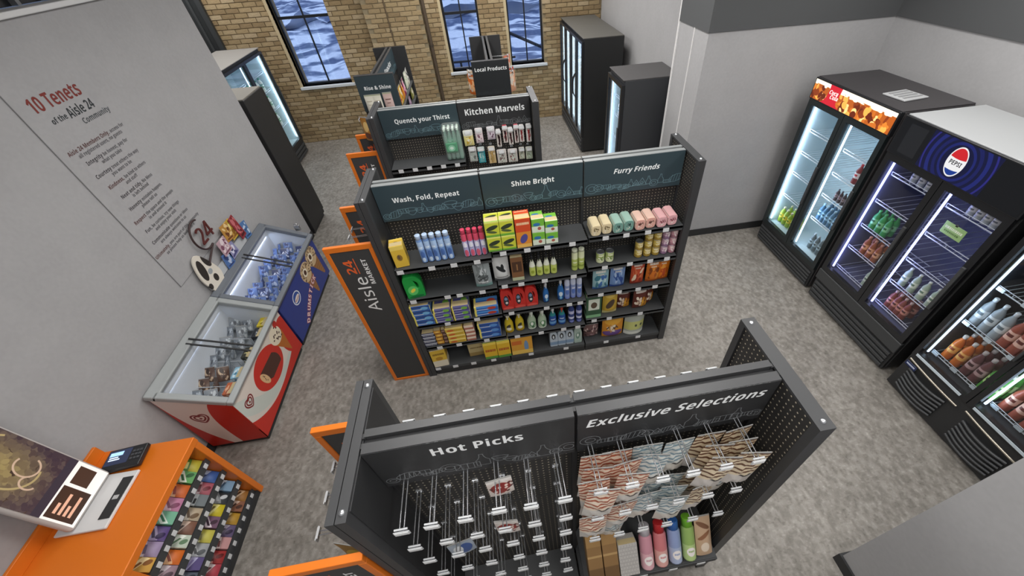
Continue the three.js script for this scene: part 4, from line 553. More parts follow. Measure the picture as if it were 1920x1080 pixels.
  // end display of this run: gold crisp bags behind its orange frame
  const gold = bag('crisp_bag', 'gold crisp bag on the snack run end display', 'snack bag', 'gold crisp bags', 0.17, 0.25, 0.07, print('gold', (c, s) => { fillAll(c, s, '#b78a1e'); oval(c, s, '#e0be4a', 0.5, 0.4, 0.3, 0.2); oval(c, s, '#5c3a12', 0.5, 0.75, 0.34, 0.12); })); drop(gold, -0.84, 1.154, -0.6, -0.3).userData.label = 'gold crisp bag just behind the snack run orange frame'; copyOf(gold, [-0.82, 1.154, -0.75], -0.5, 'gold crisp bag deeper in the snack run end display');
}
// ================================================================= DRINKS AND KITCHEN RUN
{
  // shrink-wrapped water bottles: one pack, each bottle a part
  const w = thing('water_pack', 'clear shrink wrapped pack of water bottles with a green label', 'water pack', [-0.4, 1.469, -4.15]);
  const bw = lathe([[0, 0], [0.019, 0], [0.021, 0.02], [0.019, 0.06], [0.021, 0.1], [0.02, 0.17], [0.009, 0.21], [0.009, 0.225], [0, 0.225]], 10);
  const WB = new THREE.MeshPhysicalMaterial({ color: 0xcfe6e0, transmission: 0.75, roughness: 0.12, thickness: 0 });
  for (let i = 0; i < 4; i++) for (let j = 0; j < 3; j++) { const b = part('water_bottle', bw, WB, w); b.position.set(-0.066 + i * 0.044, 0.003, -0.05 + j * 0.044); part('cap', cyl(0.011, 0.018, 0, 0.233, 0, 8), M(0xe4efe9, 0.4), b); }
  part('label_sleeve', uvTo(rbox(0.12, 0.085, 0.15, 0.012, -0.02, 0.1, -0.006, 2), print('waterlbl', (c, s) => { fillAll(c, s, '#2f9a6a'); oval(c, s, '#8fd0b0', 0.5, 0.5, 0.3, 0.3); oval(c, s, '#e6f3ec', 0.5, 0.5, 0.16, 0.14); band(c, s, '#1c6e4a', 0.8, 1); })), PRINT, w);
  part('shrink_wrap', rbox(0.19, 0.26, 0.155, 0.03, 0, 0.133, -0.006, 3), CLEARWRAP, w);
  w.scale.y = 1.34;
  // hanging kitchen goods
  const z = -4.18, cd = (k, a, b, m) => print(k, (c, s) => { fillAll(c, s, a); band(c, s, b, 0, 0.28); blotch(c, s, [m, a, m, b], 0.5, 0.62, 0.32, 0.26, keyNum(k)); marks(c, s, '#555', 0.2, 0.8, 0.34, 0.04); });
  const K = [['yellow topped peeler card', -0.236, 1.57, 0.1, 0.165, cd('kc1', '#d8cc8a', '#e3e3dc', '#c2a23c'), 'pouch', 0], ['white and pink slicer card', -0.122, 1.588, 0.078, 0.157, cd('kc2', '#d6c6ca', '#e6dfe0', '#7d5a66'), 'pouch', 0], ['white and plum grater card', 0.004, 1.61, 0.082, 0.137, cd('kc3', '#c9bec8', '#e3dfe2', '#5c3850'), 'pouch', 0],
    ['tan spatula card', 0.078, 1.523, 0.047, 0.19, cd('kc4', '#d6cfc8', '#e4dedb', '#3c2022'), 'tool', 0x2a1a1c], ['red topped whisk card', 0.151, 1.558, 0.047, 0.19, cd('kc5', '#d9cfc8', '#c4444e', '#5c2226'), 'tool', 0x30181c], ['plain white ladle card', 0.207, 1.53, 0.047, 0.19, cd('kc6', '#dad4ce', '#e6e2de', '#4c1c22'), 'tool', 0x3a161c], ['rose topped tongs card', 0.269, 1.545, 0.044, 0.2, cd('kc7', '#d9cfca', '#d0606a', '#4a1a1e'), 'tool', 0x2a1416], ['white knife card with red foot', 0.326, 1.548, 0.047, 0.186, cd('kc8', '#dcd7d2', '#e8e5e2', '#8c2c30'), 'tool', 0x8c2c30], ['white scissors card with red foot', 0.402, 1.54, 0.053, 0.196, cd('kc9', '#dedad6', '#eae8e6', '#a03438'), 'tool', 0x9a3034],
    ['grey strainer card', -0.221, 1.39, 0.083, 0.165, cd('kd1', '#b9b6b4', '#d9d3d4', '#5c5a5c'), 'blister', 0], ['turquoise scrubber card', -0.13, 1.365, 0.074, 0.18, cd('kd2', '#2f9aa8', '#c9d6d4', '#23b0c4'), 'blister', 0], ['beige wooden spoon card', -0.018, 1.345, 0.075, 0.194, cd('kd3', '#c9b080', '#ddd3c4', '#a8925e'), 'tool', 0xb5965c], ['white corkscrew card', 0.087, 1.337, 0.102, 0.155, cd('kd4', '#d0c6c2', '#dfdad6', '#6c3a3e'), 'blister', 0], ['white opener card with red figure', 0.207, 1.334, 0.103, 0.151, cd('kd5', '#d2cac6', '#e2dcd9', '#8a3038'), 'blister', 0], ['cream timer card', 0.308, 1.356, 0.06, 0.136, cd('kd6', '#ccc4b2', '#dedad0', '#7c7468'), 'blister', 0], ['pale green clip card', 0.39, 1.346, 0.072, 0.142, cd('kd7', '#c3c8b4', '#dadcd0', '#8a9078'), 'blister', 0]];
  for (const [n, x, y, ww, hh, c, kd, col] of K) drop(hangCard('kitchen_tool_pack', `${n} hanging under the kitchen lettering`, 'packet', null, ww, hh, c, kd, col), x, y, z, rr(-0.05, 0.05));
  const hk = hookProto('short chrome peg hook carrying kitchen packs', 'peg hooks on the kitchen board', 0.125); let f = true;
  for (const k of K) { const p = [k[1], k[2] + k[4] * 0.955, -4.263], lab = `short chrome peg hook holding the ${k[0]}`; if (f) { drop(hk, ...p).userData.label = lab; f = false; } else copyOf(hk, p, 0, lab); }
  // end display of this run
  const e = bag('crisp_bag', 'amber crisp bag on the drinks run end display', 'snack bag', 'amber crisp bags', 0.13, 0.24, 0.06, print('ambercr', (c, s) => { fillAll(c, s, '#b8802c'); oval(c, s, '#e4c27a', 0.5, 0.4, 0.28, 0.2); oval(c, s, '#6b3a1c', 0.5, 0.76, 0.36, 0.14); })); drop(e, -1.26, 1.66, -4.38, -0.6); copyOf(e, [-1.25, 1.62, -4.48], -0.8); const hs = hookProto('chrome hook carrying amber crisp bags on the drinks run end display', null, 0.16); drop(hs, -1.155, 1.88, -4.42, -Math.PI / 2);
  [['lemon yellow', '#c9b23c', '#e8dc8a'], ['white', '#d8d6d0', '#9a948c'], ['dark purple', '#4a3458', '#b89cc4']].forEach(([n, a, b], i) => drop(bag('sachet', `${n} sachet on the top shelf of the drinks run end display`, 'sachet', null, 0.075, 0.13, 0.03, print('sach' + i, (c, q) => { fillAll(c, q, a); blotch(c, q, [b, a], 0.5, 0.5, 0.34, 0.3, i); })), -1.33 + i * 0.02, 1.154, -4.3 - i * 0.09, -0.5));
}
// ================================================================= RUNS BY THE BRICK WALL
{
  const coffee = (k, a, m) => print(k, (c, s) => { fillAll(c, s, a); band(c, s, '#a4ac8a', 0.03, 0.1); band(c, s, m, 0.36, 0.42, 0.2, 0.8); band(c, s, m, 0.56, 0.6, 0.3, 0.7); });
  const a = bag('coffee_bag', 'white coffee bag hanging under the breakfast header', 'coffee bag', 'white coffee bags', 0.1, 0.2, 0.05, coffee('cofw', '#d8d6c8', '#b0aa98'));
  [[-1.44, 1.6], [-1.34, 1.6], [-1.43, 1.36], [-1.33, 1.36]].forEach(([x, y], i) => i ? copyOf(a, [x, y, -5.5], 0) : drop(a, x, y, -5.5));
  const b = bag('coffee_bag', 'pale pink and brown coffee bag beside the white ones', 'coffee bag', 'pink and brown coffee bags', 0.11, 0.21, 0.05, coffee('cofp', '#c7aea8', '#6c4c46')); drop(b, -1.21, 1.6, -5.5).userData.label = 'pink and brown coffee bag, upper of two beside the white ones'; copyOf(b, [-1.2, 1.35, -5.5], 0, 'pink and brown coffee bag, lower of two beside the white ones');
  const cr = (k, p, q) => print(k, (c, s) => { fillAll(c, s, p); blotch(c, s, [q, p, q, '#d8d0c4'], 0.5, 0.55, 0.4, 0.34, keyNum(k)); marks(c, s, '#e8e2d6', 0.2, 0.8, 0.14, 0.12); });
  [['white and black', 'sn1', '#d6d6cc', '#2c3026', -6.86, 1.52], ['white and green', 'sn2', '#cfd6c0', '#5c7a4c', -6.68, 1.5], ['yellow', 'sn3', '#d6ae2c', '#a8761c', -6.0, 1.34], ['orange', 'sn4', '#cf7a26', '#e6b454', -6.17, 1.34], ['magenta', 'sn5', '#8c2c56', '#d99ab4', -6.34, 1.34], ['gold and red', 'sn6', '#d8a03a', '#a8342a', -5.83, 1.34], ['lilac', 'sn7', '#b8a0b8', '#6c4c70', -6.5, 1.16], ['olive', 'sn8', '#8a8a4a', '#c9c492', -6.9, 1.2]].forEach(([n, k, p, q, z, y]) => drop(bag('crisp_bag', `${n} crisp bag on the snack run by the brick chase`, 'snack bag', null, 0.14, 0.22, 0.06, cr(k, p, q)), -1.135, y > 1.3 ? 1.524 : 1.304, z, Math.PI / 2 + rr(-0.15, 0.15)));
  [['salmon', 'lp1', '#d87a5c', '#efc0a8', 0.4, -6.6], ['coral red', 'lp2', '#c24a36', '#e6a48c', 0.4, -6.1], ['peach', 'lp3', '#dca07c', '#f0d4bc', 0.4, -5.92], ['tangerine', 'lp4', '#d8702c', '#f0b884', -0.15, -5.95], ['cream', 'lp5', '#dcc8ac', '#a8683c', -0.15, -6.15]].forEach(([n, k, p, q, x, z]) => drop(bag('local_snack_bag', `${n} bag on the side of the local goods run`, 'snack bag', null, 0.15, 0.26, 0.06, cr(k, p, q)), x, 1.55 - (z < -6.4 ? -0.05 : 0), z, x > 0 ? 0.85 : -0.85));
  const sh = hookProto('chrome hook on the side of the local goods run', 'side hooks of the local goods run', 0.28); [[0.14, 1.8, -5.92, 1], [0.14, 1.8, -6.1, 1], [0.14, 1.85, -6.6, 1], [0.1, 1.8, -5.95, -1], [0.1, 1.8, -6.15, -1]].forEach(([x, y, z, s], i) => i ? copyOf(sh, [x, y, z], s * Math.PI / 2) : drop(sh, x, y, z, s * Math.PI / 2));
  const lb = print('loclab', (c, s) => { fillAll(c, s, '#cfc8c2'); band(c, s, '#a85c54', 0.3, 0.7); });
  drop(carton('local_box', 'white box on the front shelf of the local goods run', 'box', null, 0.14, 0.14, 0.1, print('locw', (c, s) => { fillAll(c, s, '#d6d6d2'); band(c, s, '#9a9a94', 0.4, 0.6); })), -0.02, 1.254, -5.68); drop(carton('local_box', 'white and rose box on the front shelf of the local goods run', 'box', null, 0.15, 0.16, 0.1, lb), 0.22, 1.254, -5.68);
}
// ================================================================= GLASS DOOR COOLERS (local: front faces +z, width along x, origin on the floor under the front)
function cooler(o) {
  const { W, H, D, doors, label, pos, turn } = o, t = 0.045, y0 = o.y0, y1 = o.y1;      // y0..y1: height of the glazed opening
  const r = thing('drink_cooler', label, 'cooler', pos, turn);
  part('cabinet', [rbox2(-W / 2, -W / 2 + t, 0.03, H, -D, -0.045, 0.006), rbox2(W / 2 - t, W / 2, 0.03, H, -D, -0.045, 0.006), box2(-W / 2 + t, W / 2 - t, 0.03, H, -D, -D + t), box2(-W / 2 + t, W / 2 - t, 0.03, y0 - 0.02, -D + t, -0.045), box2(-W / 2 + t, W / 2 - t, y1 + 0.02, H, -D + t, -0.045)], o.shell, r);
  part('top_cover', rbox2(-W / 2 + 0.004, W / 2 - 0.004, H, H + 0.012, -D + 0.004, -0.02, 0.004), o.topMat ?? o.shell, r);
  for (const sx of [-1, 1]) for (const z of [-0.09, -D + 0.08]) part('foot', cyl(0.02, 0.03, sx * (W / 2 - 0.06), 0.015, z, 10), BLACK, r);
  const e = 0.012, xi = W / 2 - t;
  part('liner', [box2(-xi, -xi + e, y0 - 0.02, y1 + 0.02, -D + t, -0.05), box2(xi - e, xi, y0 - 0.02, y1 + 0.02, -D + t, -0.05), box2(-xi, xi, y0 - 0.02, y1 + 0.02, -D + t, -D + t + e), box2(-xi, xi, y0 - 0.02, y0 - 0.008, -D + t, -0.05), box2(-xi, xi, y1 + 0.008, y1 + 0.02, -D + t, -0.05)], o.liner, r);
  // header
  if (o.header) { const hd = part('header', rbox2(-W / 2, W / 2, y1 + 0.03, H + 0.005, -0.045, 0, 0.006), o.headShell ?? BLACKGLOSS, r); const g = new THREE.PlaneGeometry(W - 0.03, H - y1 - 0.05); g.translate(0, (H + y1 + 0.035) / 2, 0.002); part('header_print', g, o.header, hd); }
  // doors
  const dw = (W - 0.02) / doors, fr = o.frame ?? 0.05;
  for (let i = 0; i < doors; i++) {
    const a = -W / 2 + 0.01 + i * dw + 0.003, b = a + dw - 0.006;
    const d = part('door', [box2(a, a + fr, y0 - 0.02, y1 + 0.03, -0.043, -0.003), box2(b - fr, b, y0 - 0.02, y1 + 0.03, -0.043, -0.003), box2(a + fr, b - fr, y0 - 0.02, y0 + fr * 0.7, -0.043, -0.003), box2(a + fr, b - fr, y1 + 0.03 - fr, y1 + 0.03, -0.043, -0.003)], o.doorMat ?? BLACKGLOSS, r);
    part('glass_pane', box2(a + fr, b - fr, y0 + fr * 0.7, y1 + 0.03 - fr, -0.022, -0.018), GLASS, d);
    if (o.handle === 'bow') { const hx = i % 2 ? a + 0.025 : b - 0.025, ym = (y0 + y1) / 2; part('handle', tube([[hx, ym - 0.2, -0.003], [hx, ym - 0.14, 0.035], [hx, ym, 0.05], [hx, ym + 0.14, 0.035], [hx, ym + 0.2, -0.003]], 0.009, 20, 6), BLACKGLOSS, d); }
    else part('handle', rbox2(b - fr + 0.008, b - 0.012, (y0 + y1) / 2 - 0.22, (y0 + y1) / 2 + 0.22, -0.003, 0.016, 0.005), CHAR, d);
    const lx = a + fr + 0.012, strips = o.strips === 'both' ? [lx, b - fr - 0.012] : [lx];
    for (const x of strips) {
      part('led_strip', box2(x - 0.007, x + 0.007, y0 + 0.04, y1 - 0.03, -0.075, -0.062), glow(o.led, o.ledGlow), r);
      const l = new THREE.RectAreaLight(o.led, o.power, 0.02, y1 - y0 - 0.1); l.position.set(x, (y0 + y1) / 2, -0.08); l.lookAt(x + (x === lx ? 0.12 : -0.12), (y0 + y1) / 2, 0.2); const dir = new THREE.Vector3(x === lx ? 0.45 : -0.45, 0, -1); r.add(l); l.lookAt(l.getWorldPosition(new THREE.Vector3()).add(dir.applyAxisAngle(new THREE.Vector3(0, 1, 0), turn)));
    }
    if (o.header2 && i === 0) { }
  }
  // shelves of wire
  for (const y of o.shelves) {
    const g = []; for (let i = 0; i < doors; i++) { const a = -W / 2 + 0.01 + i * dw + 0.05, b = a + dw - 0.1; g.push(rod([a, y, -0.13], [b, y, -0.13], 0.005), rod([a, y + 0.03, -0.125], [b, y + 0.03, -0.125], 0.003), rod([a, y, -D + 0.08], [b, y, -D + 0.08], 0.005)); const n = o.bars ?? 12; for (let k = 0; k <= n; k++) { const x = a + (b - a) * k / n; g.push(rod([x, y, -0.13], [x, y, -D + 0.08], 0.003, 5)); if (k % 3 === 0) g.push(rod([x, y, -0.13], [x, y + 0.03, -0.125], 0.003, 5)); } }
    const s = part('wire_shelf', g, o.wire ?? M(0xb9c2c8, 0.35, 0.3), r);
    if (o.tagged) for (let k = 0; k < doors * 3; k++) part('price_tag', box(0.05, 0.03, 0.003, -W / 2 + W * (k + 0.5) / (doors * 3), y + 0.012, -0.118), M(0xb8c4cc, 0.5), s);
  }
  // louvred base
  const n = o.slats ?? 5, gb = o.grilleTop ?? y0 - 0.06;
  const base = part('base_grille', box2(-W / 2 + 0.01, W / 2 - 0.01, 0.02, y0 - 0.03, -0.05, -0.02), BLACK, r);
  if (o.bowed) for (let d = 0; d < doors; d++) for (let i = 0; i < n; i++) { const a = -W / 2 + 0.01 + d * dw + 0.07, b = a + dw - 0.16, y = 0.07 + i * 0.042; part('grille_slat', tube([[a, y + 0.02, -0.012], [a + (b - a) * 0.3, y + 0.004, 0.004], [a + (b - a) * 0.7, y + 0.004, 0.004], [b, y + 0.02, -0.012]], 0.011, 16, 6), M(0x4a4c4f, 0.4), base); }
  else for (let i = 0; i < n; i++) part('grille_slat', rbox2(-W / 2 + 0.03, W / 2 - 0.03, 0.035 + i * (gb - 0.035) / n, 0.035 + (i + 0.62) * (gb - 0.035) / n, -0.022, -0.002, 0.006), CHAR, base);
  if (gb < y0 - 0.08) part('kick_panel', rbox2(-W / 2 + 0.005, W / 2 - 0.005, gb + 0.015, y0 - 0.028, -0.03, 0.004, 0.008), CHAR, r);
  return r;
}
const cokeTex = canvasTex(1024, 180, (c, w, h) => {
  const g = c.createLinearGradient(0, 0, 0, h); c.fillStyle = '#a4521c'; c.fillRect(0, 0, w, h);
  let s = 77; const R = () => { s = (s * 16807) % 2147483647; return s / 2147483647; };
  for (let i = 0; i < 90; i++) { c.fillStyle = ['#c9772c', '#7c3414', '#e6a24a', '#5e220e', '#b86424', '#f0c680'][i % 6]; c.beginPath(); c.ellipse(R() * w, 55 + R() * 125, 14 + R() * 32, 12 + R() * 24, R() * 3, 0, 7); c.fill(); }
  c.fillStyle = '#f1e8d2'; c.fillRect(0, 0, w, 34); for (let i = 0; i < 40; i++) { c.beginPath(); c.ellipse(R() * w, 34 + R() * 10, 12 + R() * 22, 5 + R() * 10, 0, 0, 7); c.fill(); }
  c.fillStyle = '#b81c2c'; c.beginPath(); c.moveTo(215, 0); c.lineTo(372, 0); c.lineTo(360, 110); c.quadraticCurveTo(330, 160, 420, 180); c.lineTo(150, 180); c.quadraticCurveTo(230, 140, 215, 0); c.fill();
  c.fillStyle = '#fbf4ee'; c.font = 'italic bold 50px serif'; c.textAlign = 'center'; c.save(); c.translate(288, 78); c.rotate(-0.05); c.fillText('Coca', -6, 0); c.fillText('Cola', 16, 40); c.restore();
});
const pepsiTex = canvasTex(1024, 216, (c, w, h) => {
  c.fillStyle = '#15171b'; c.fillRect(0, 0, w, h);
  c.save(); c.beginPath(); c.rect(262, 0, 500, h); c.clip(); c.fillStyle = '#14183a'; c.fillRect(262, 0, 500, h);
  const cx = 512, cy = 108; for (const [r, col, lw] of [[240, '#2a2a78', 12], [195, '#20286c', 26], [150, '#1a2058', 22], [112, '#1e2668', 16]]) { c.strokeStyle = col; c.lineWidth = lw; c.beginPath(); c.ellipse(cx, cy, r, r * 0.9, 0, 0, 7); c.stroke(); }
  c.restore(); c.fillStyle = '#222428'; c.fillRect(70, 20, 150, 176);
  c.fillStyle = '#e8eaee'; c.beginPath(); c.ellipse(cx, cy, 66, 84, 0, 0, 7); c.fill();
  c.save(); c.beginPath(); c.ellipse(cx, cy, 59, 76, 0, 0, 7); c.clip(); c.fillStyle = '#c8262e'; c.beginPath(); c.moveTo(cx - 90, cy - 100); c.lineTo(cx + 90, cy - 100); c.lineTo(cx + 90, cy - 34); c.quadraticCurveTo(cx + 10, cy - 2, cx - 90, cy - 30); c.fill();
  c.fillStyle = '#1d3c8e'; c.beginPath(); c.moveTo(cx - 90, cy + 100); c.lineTo(cx + 90, cy + 100); c.lineTo(cx + 90, cy + 30); c.quadraticCurveTo(cx, cy + 62, cx - 90, cy + 38); c.fill(); c.restore();
  c.fillStyle = '#14161c'; c.font = 'bold 34px sans-serif'; c.textAlign = 'center'; c.textBaseline = 'middle'; c.fillText('PEPSI', cx, cy + 6);
});
const lit = (t, k) => new THREE.MeshStandardMaterial({ map: t, emissiveMap: t, emissive: 0xffffff, emissiveIntensity: k, roughness: 0.35 });
const RC = -Math.PI / 2;
const LINW = M(0xb8ccd0, 0.6), LIND = M(0x4b4f66, 0.55), LINK = M(0x2a2d33, 0.6);
cooler({ label: 'two door cooler with a backlit red and amber cola header', pos: [3.36, 0, -3.345], turn: RC, W: 1.055, H: 1.998, D: 0.7, doors: 2, y0: 0.3, y1: 1.77, shell: M(0x3d3b3d, 0.5), liner: LINW, header: lit(cokeTex, 0.55), led: 0xcfe4ff, ledGlow: 1.8, power: 17, shelves: [0.66, 0.95, 1.2, 1.45], slats: 5, doorMat: M(0x232a2c, 0.35), bars: 9, wire: M(0xd5dde0, 0.35, 0.2) });
cooler({ label: 'two door cooler with a dark blue cola roundel header', pos: [3.337, 0, -2.2], turn: RC, W: 1.1, H: 2.01, D: 0.72, doors: 2, y0: 0.42, y1: 1.68, shell: BLACK, topMat: M(0xa9acae, 0.45), liner: LIND, header: lit(pepsiTex, 0.18), led: 0xaab4ff, ledGlow: 1.8, power: 13, shelves: [0.44, 0.7, 0.96, 1.23, 1.5], slats: 4, grilleTop: 0.25, bars: 7, wire: M(0xc4cbd8, 0.35, 0.3) });
const coolerB = cooler({ label: 'black two door cooler of bottled drinks with curved louvres by the partition', pos: [3.3, 0, -1.045], turn: RC, W: 1.02, H: 2.01, D: 0.78, doors: 2, y0: 0.46, y1: 1.9, shell: BLACK, liner: LINK, led: 0xc4dcf4, ledGlow: 1.8, power: 12, shelves: [0.48, 0.86, 1.22, 1.55], slats: 6, bowed: true, grilleTop: 0.42, tagged: true, frame: 0.035 });
for (const i of [0, 1]) { part('chrome_bow', tube([[-0.47 + i * 0.51, 0.4, 0.006], [-0.3 + i * 0.51, 0.395, 0.022], [-0.12 + i * 0.51, 0.385, 0.022], [-0.02 + i * 0.51, 0.37, 0.006]], 0.008, 20, 6), M(0xb9b2a4, 0.3, 0.7), coolerB); part('door_sill_light', box2(-0.46 + i * 0.51, -0.06 + i * 0.51, 0.452, 0.474, -0.003, 0.002), M(0xd0dee8, 0.4), coolerB); }
part('badge', uvTo(rbox(0.1, 0.045, 0.006, 0.003, -0.43, 0.345, 0.006), print('badge', (c, s) => { fillAll(c, s, '#1c2c5c'); band(c, s, '#c3cde6', 0.3, 0.65, 0.12, 0.88); })), PRINT, coolerB);
cooler({ label: 'long black four door cooler against the grey recess wall', pos: [1.647, 0, -8.02], turn: RC, W: 1.95, H: 1.87, D: 0.7, doors: 4, y0: 0.32, y1: 1.8, shell: M(0x232425, 0.5), topMat: M(0x5b5a56, 0.6), liner: LINW, led: 0xcfe9ff, ledGlow: 1.6, power: 9, shelves: [0.6, 0.9, 1.2, 1.5], slats: 3, handle: 'bow', strips: 'both', frame: 0.04 });
cooler({ label: 'single door black cooler in front of the long cooler', pos: [1.68, 0, -5.325], turn: RC, W: 0.65, H: 1.8, D: 0.76, doors: 1, y0: 0.3, y1: 1.72, shell: M(0x37393d, 0.5), topMat: M(0x4c4b4c, 0.55), liner: LINW, led: 0xcfe4ff, ledGlow: 1.6, power: 9, shelves: [0.6, 0.9, 1.2, 1.45], slats: 3, strips: 'both', frame: 0.045 });
cooler({ label: 'three door glass cooler standing in the recess beside the brick wall', pos: [-3.76, 0, -7.42], turn: Math.PI / 2, W: 2.35, H: 1.87, D: 0.72, doors: 3, y0: 0.3, y1: 1.8, shell: M(0x2b2c2d, 0.5), topMat: M(0x8f8d8a, 0.6), liner: LINW, led: 0xcfe9ff, ledGlow: 1.6, power: 9, shelves: [0.62, 0.92, 1.22, 1.5], slats: 3, strips: 'both', frame: 0.04 });
{ // cover plate lying on the red-topped cooler
  const p = thing('vent_plate', 'small pale grey plate lying on top of the red headed cooler', 'plate', [3.66, 2.012, -3.12], 0.12); part('plate', rbox2(-0.13, 0.13, 0, 0.012, -0.11, 0.11, 0.004), M(0xb4b6b8, 0.5), p); part('louvre', [0, 1, 2, 3].map((i) => box2(-0.1, 0.1, 0.012, 0.016, -0.08 + i * 0.045, -0.06 + i * 0.045)), M(0x8e9092, 0.5), p);
}
{ // plain black cabinet behind the end of the left wall, door turned away
  const b = thing('tall_cabinet', 'plain black upright cabinet standing past the end of the grey wall', 'cabinet', [-3.16, 0, -5.66]);
  part('cabinet_body', rbox2(-0.36, 0.36, 0.05, 1.9, -0.27, 0.29, 0.008), M(0x29292a, 0.55), b); part('door', rbox2(-0.355, 0.355, 0.1, 1.89, -0.31, -0.272, 0.008), M(0x232324, 0.45), b);
  part('handle', tube([[0.3, 1.3, -0.31], [0.31, 1.38, -0.36], [0.31, 1.6, -0.37], [0.3, 1.68, -0.31]], 0.011, 16, 6), CHROME, b); part('top_panel', box2(-0.35, 0.35, 1.9, 1.912, -0.26, 0.28), M(0x807d76, 0.6), b); part('plinth', box2(-0.34, 0.34, 0, 0.05, -0.25, 0.27), BLACK, b);
}
// ---------------------------------------------------------------- drinks inside the coolers
{
  const bt = (k, a, lab, m) => print(k, (c, s) => { fillAll(c, s, a); band(c, s, lab, 0.36, 0.66); band(c, s, m, 0.44, 0.54, 0.2, 0.8); });
  // local cooler slot -> world, for coolers that face -x
  const at = (cx, cz, lx, y, lz) => [cx - lz, y, cz + lx];
  const fill = (proto, cx, cz, spots) => spots.forEach(([lx, y, lz], i) => { const p = at(cx, cz, lx, y, lz); i ? copyOf(proto, p, RC) : drop(proto, ...p, RC); });
  const small = (name, label, group, key, a, l, m, cap, r = 0.03, h = 0.2) => bottle(name, label, 'drink', group, r, h, bt(key, a, l, m), cap, { neck: 0.4, shoulder: 0.68, capH: 0.1, capR: 0.45 });
  const cola = [3.36, -3.345], pep = [3.337, -2.2], third = [3.3, -1.045];
  const grid = (x0, x1, nx, y, z0, z1, nz) => { const o = []; for (let j = 0; j < nz; j++) for (let i = 0; i < nx; i++) o.push([x0 + (x1 - x0) * (nx > 1 ? i / (nx - 1) : 0.5), y, z0 + (z1 - z0) * (nz > 1 ? j / (nz - 1) : 0)]); return o; };
  fill(small('drink_bottle', 'lime and yellow bottle on the floor of the red headed cooler', 'lime bottles', 'dlime', '#8fae3a', '#d9c84a', '#4c7a2a', 0xd8d4b0, 0.03, 0.2), ...cola, grid(-0.42, -0.2, 4, 0.31, -0.18, -0.28, 2));
  fill(small('drink_bottle', 'red labelled bottle on the second shelf of the red headed cooler', 'red labelled bottles', 'dred', '#7c2a30', '#d8d4d6', '#b82c3a', 0xc8383e), ...cola, grid(0.28, 0.4, 3, 1.208, -0.19, -0.19, 1));
  fill(small('drink_bottle', 'tiny dark bottle on the third shelf of the red headed cooler', 'tiny dark bottles', 'ddark', '#3a3038', '#8a7f86', '#5c3c40', 0x4a4450, 0.02, 0.13), ...cola, grid(0.18, 0.38, 5, 0.958, -0.18, -0.18, 1));
  fill(small('drink_bottle', 'steel blue bottle on the lower shelf of the red headed cooler', 'steel blue bottles', 'dblue', '#3e6a88', '#8ab4cc', '#26485e', 0x9cc0d4), ...cola, grid(0.1, 0.38, 6, 0.668, -0.18, -0.28, 2));
  fill(small('drink_bottle', 'grey bottle on the floor of the red headed cooler', 'grey bottles', 'dgrey', '#5a6a70', '#9cb0b8', '#36444a', 0xaebcc2), ...cola, grid(0.16, 0.36, 4, 0.31, -0.19, -0.19, 1));
  // dark blue cooler
  fill(small('soda_bottle', 'clear white capped bottle on the top shelf of the roundel cooler', 'white capped bottles', 'pcl', '#a8b0b8', '#d8dade', '#6c7480', 0xd8dce0, 0.028, 0.13), ...pep, [...grid(-0.32, -0.1, 4, 1.508, -0.17, -0.17, 1), ...grid(0.2, 0.44, 5, 1.508, -0.17, -0.25, 2)]);
  fill(small('soda_bottle', 'green bottle on the third shelf of the roundel cooler', 'green bottles', 'pgr', '#2f8a4a', '#7cc08a', '#1c5a30', 0x4aa860), ...pep, [...grid(-0.42, -0.28, 3, 0.968, -0.17, -0.24, 2)]);
  fill(small('soda_bottle', 'amber brown bottle on the lower shelf of the roundel cooler', 'amber brown bottles', 'pam', '#8a4a2c', '#d09a74', '#5c2a18', 0xb8826a), ...pep, [...grid(-0.36, -0.22, 3, 0.708, -0.17, -0.25, 2)]);
  fill(small('soda_bottle', 'russet bottle on the floor of the roundel cooler', 'russet bottles', 'pru', '#7a3c34', '#c88c7c', '#4a2020', 0xc4a8a0), ...pep, [...grid(0.14, 0.3, 4, 0.448, -0.17, -0.26, 2)]);
  fill(small('soda_bottle', 'pale green capped bottle on the lower shelf of the roundel cooler', 'pale green bottles', 'ppg', '#9cae9c', '#d3dccc', '#5c7a64', 0xd4dcd0), ...pep, [...grid(-0.16, -0.08, 2, 0.448, -0.17, -0.24, 2), ...grid(0.12, 0.4, 4, 0.708, -0.17, -0.17, 1), ...grid(-0.14, -0.08, 2, 0.708, -0.17, -0.17, 1)]);
  const lime = thing('shelf_card', 'lime green promotion card clipped inside the roundel cooler', 'card', at(...pep, 0.22, 1.33, -0.11), RC); part('card', uvTo(rbox(0.17, 0.1, 0.004, 0.001, 0, 0.05, 0), print('limecard', (c, s) => { fillAll(c, s, '#9cc07a'); marks(c, s, '#e6efd0', 0.1, 0.9, 0.3, 0.2); marks(c, s, '#5a7c3c', 0.15, 0.85, 0.62, 0.15); })), PRINTM, lime); part('clip', box(0.02, 0.02, 0.008, 0, 0.1, -0.002), CHAR, lime);
  // bottled drinks by the partition
  const big = (label, group, key, a, l, m, cap) => small('juice_bottle', label, group, key, a, l, m, cap, 0.034, 0.27);
  fill(big('orange juice bottle in the cooler by the partition', 'orange juice bottles', 'jor', '#b8601e', '#d9a45a', '#8a3c10', 0xc8c4be), ...third, grid(-0.38, -0.3, 2, 0.49, -0.17, -0.33, 3));
  fill(big('plum brown juice bottle in the cooler by the partition', 'plum juice bottles', 'jpl', '#5a3436', '#a88a8a', '#3a1c20', 0xb8b0ae), ...third, grid(-0.218, -0.146, 2, 0.49, -0.17, -0.33, 3));
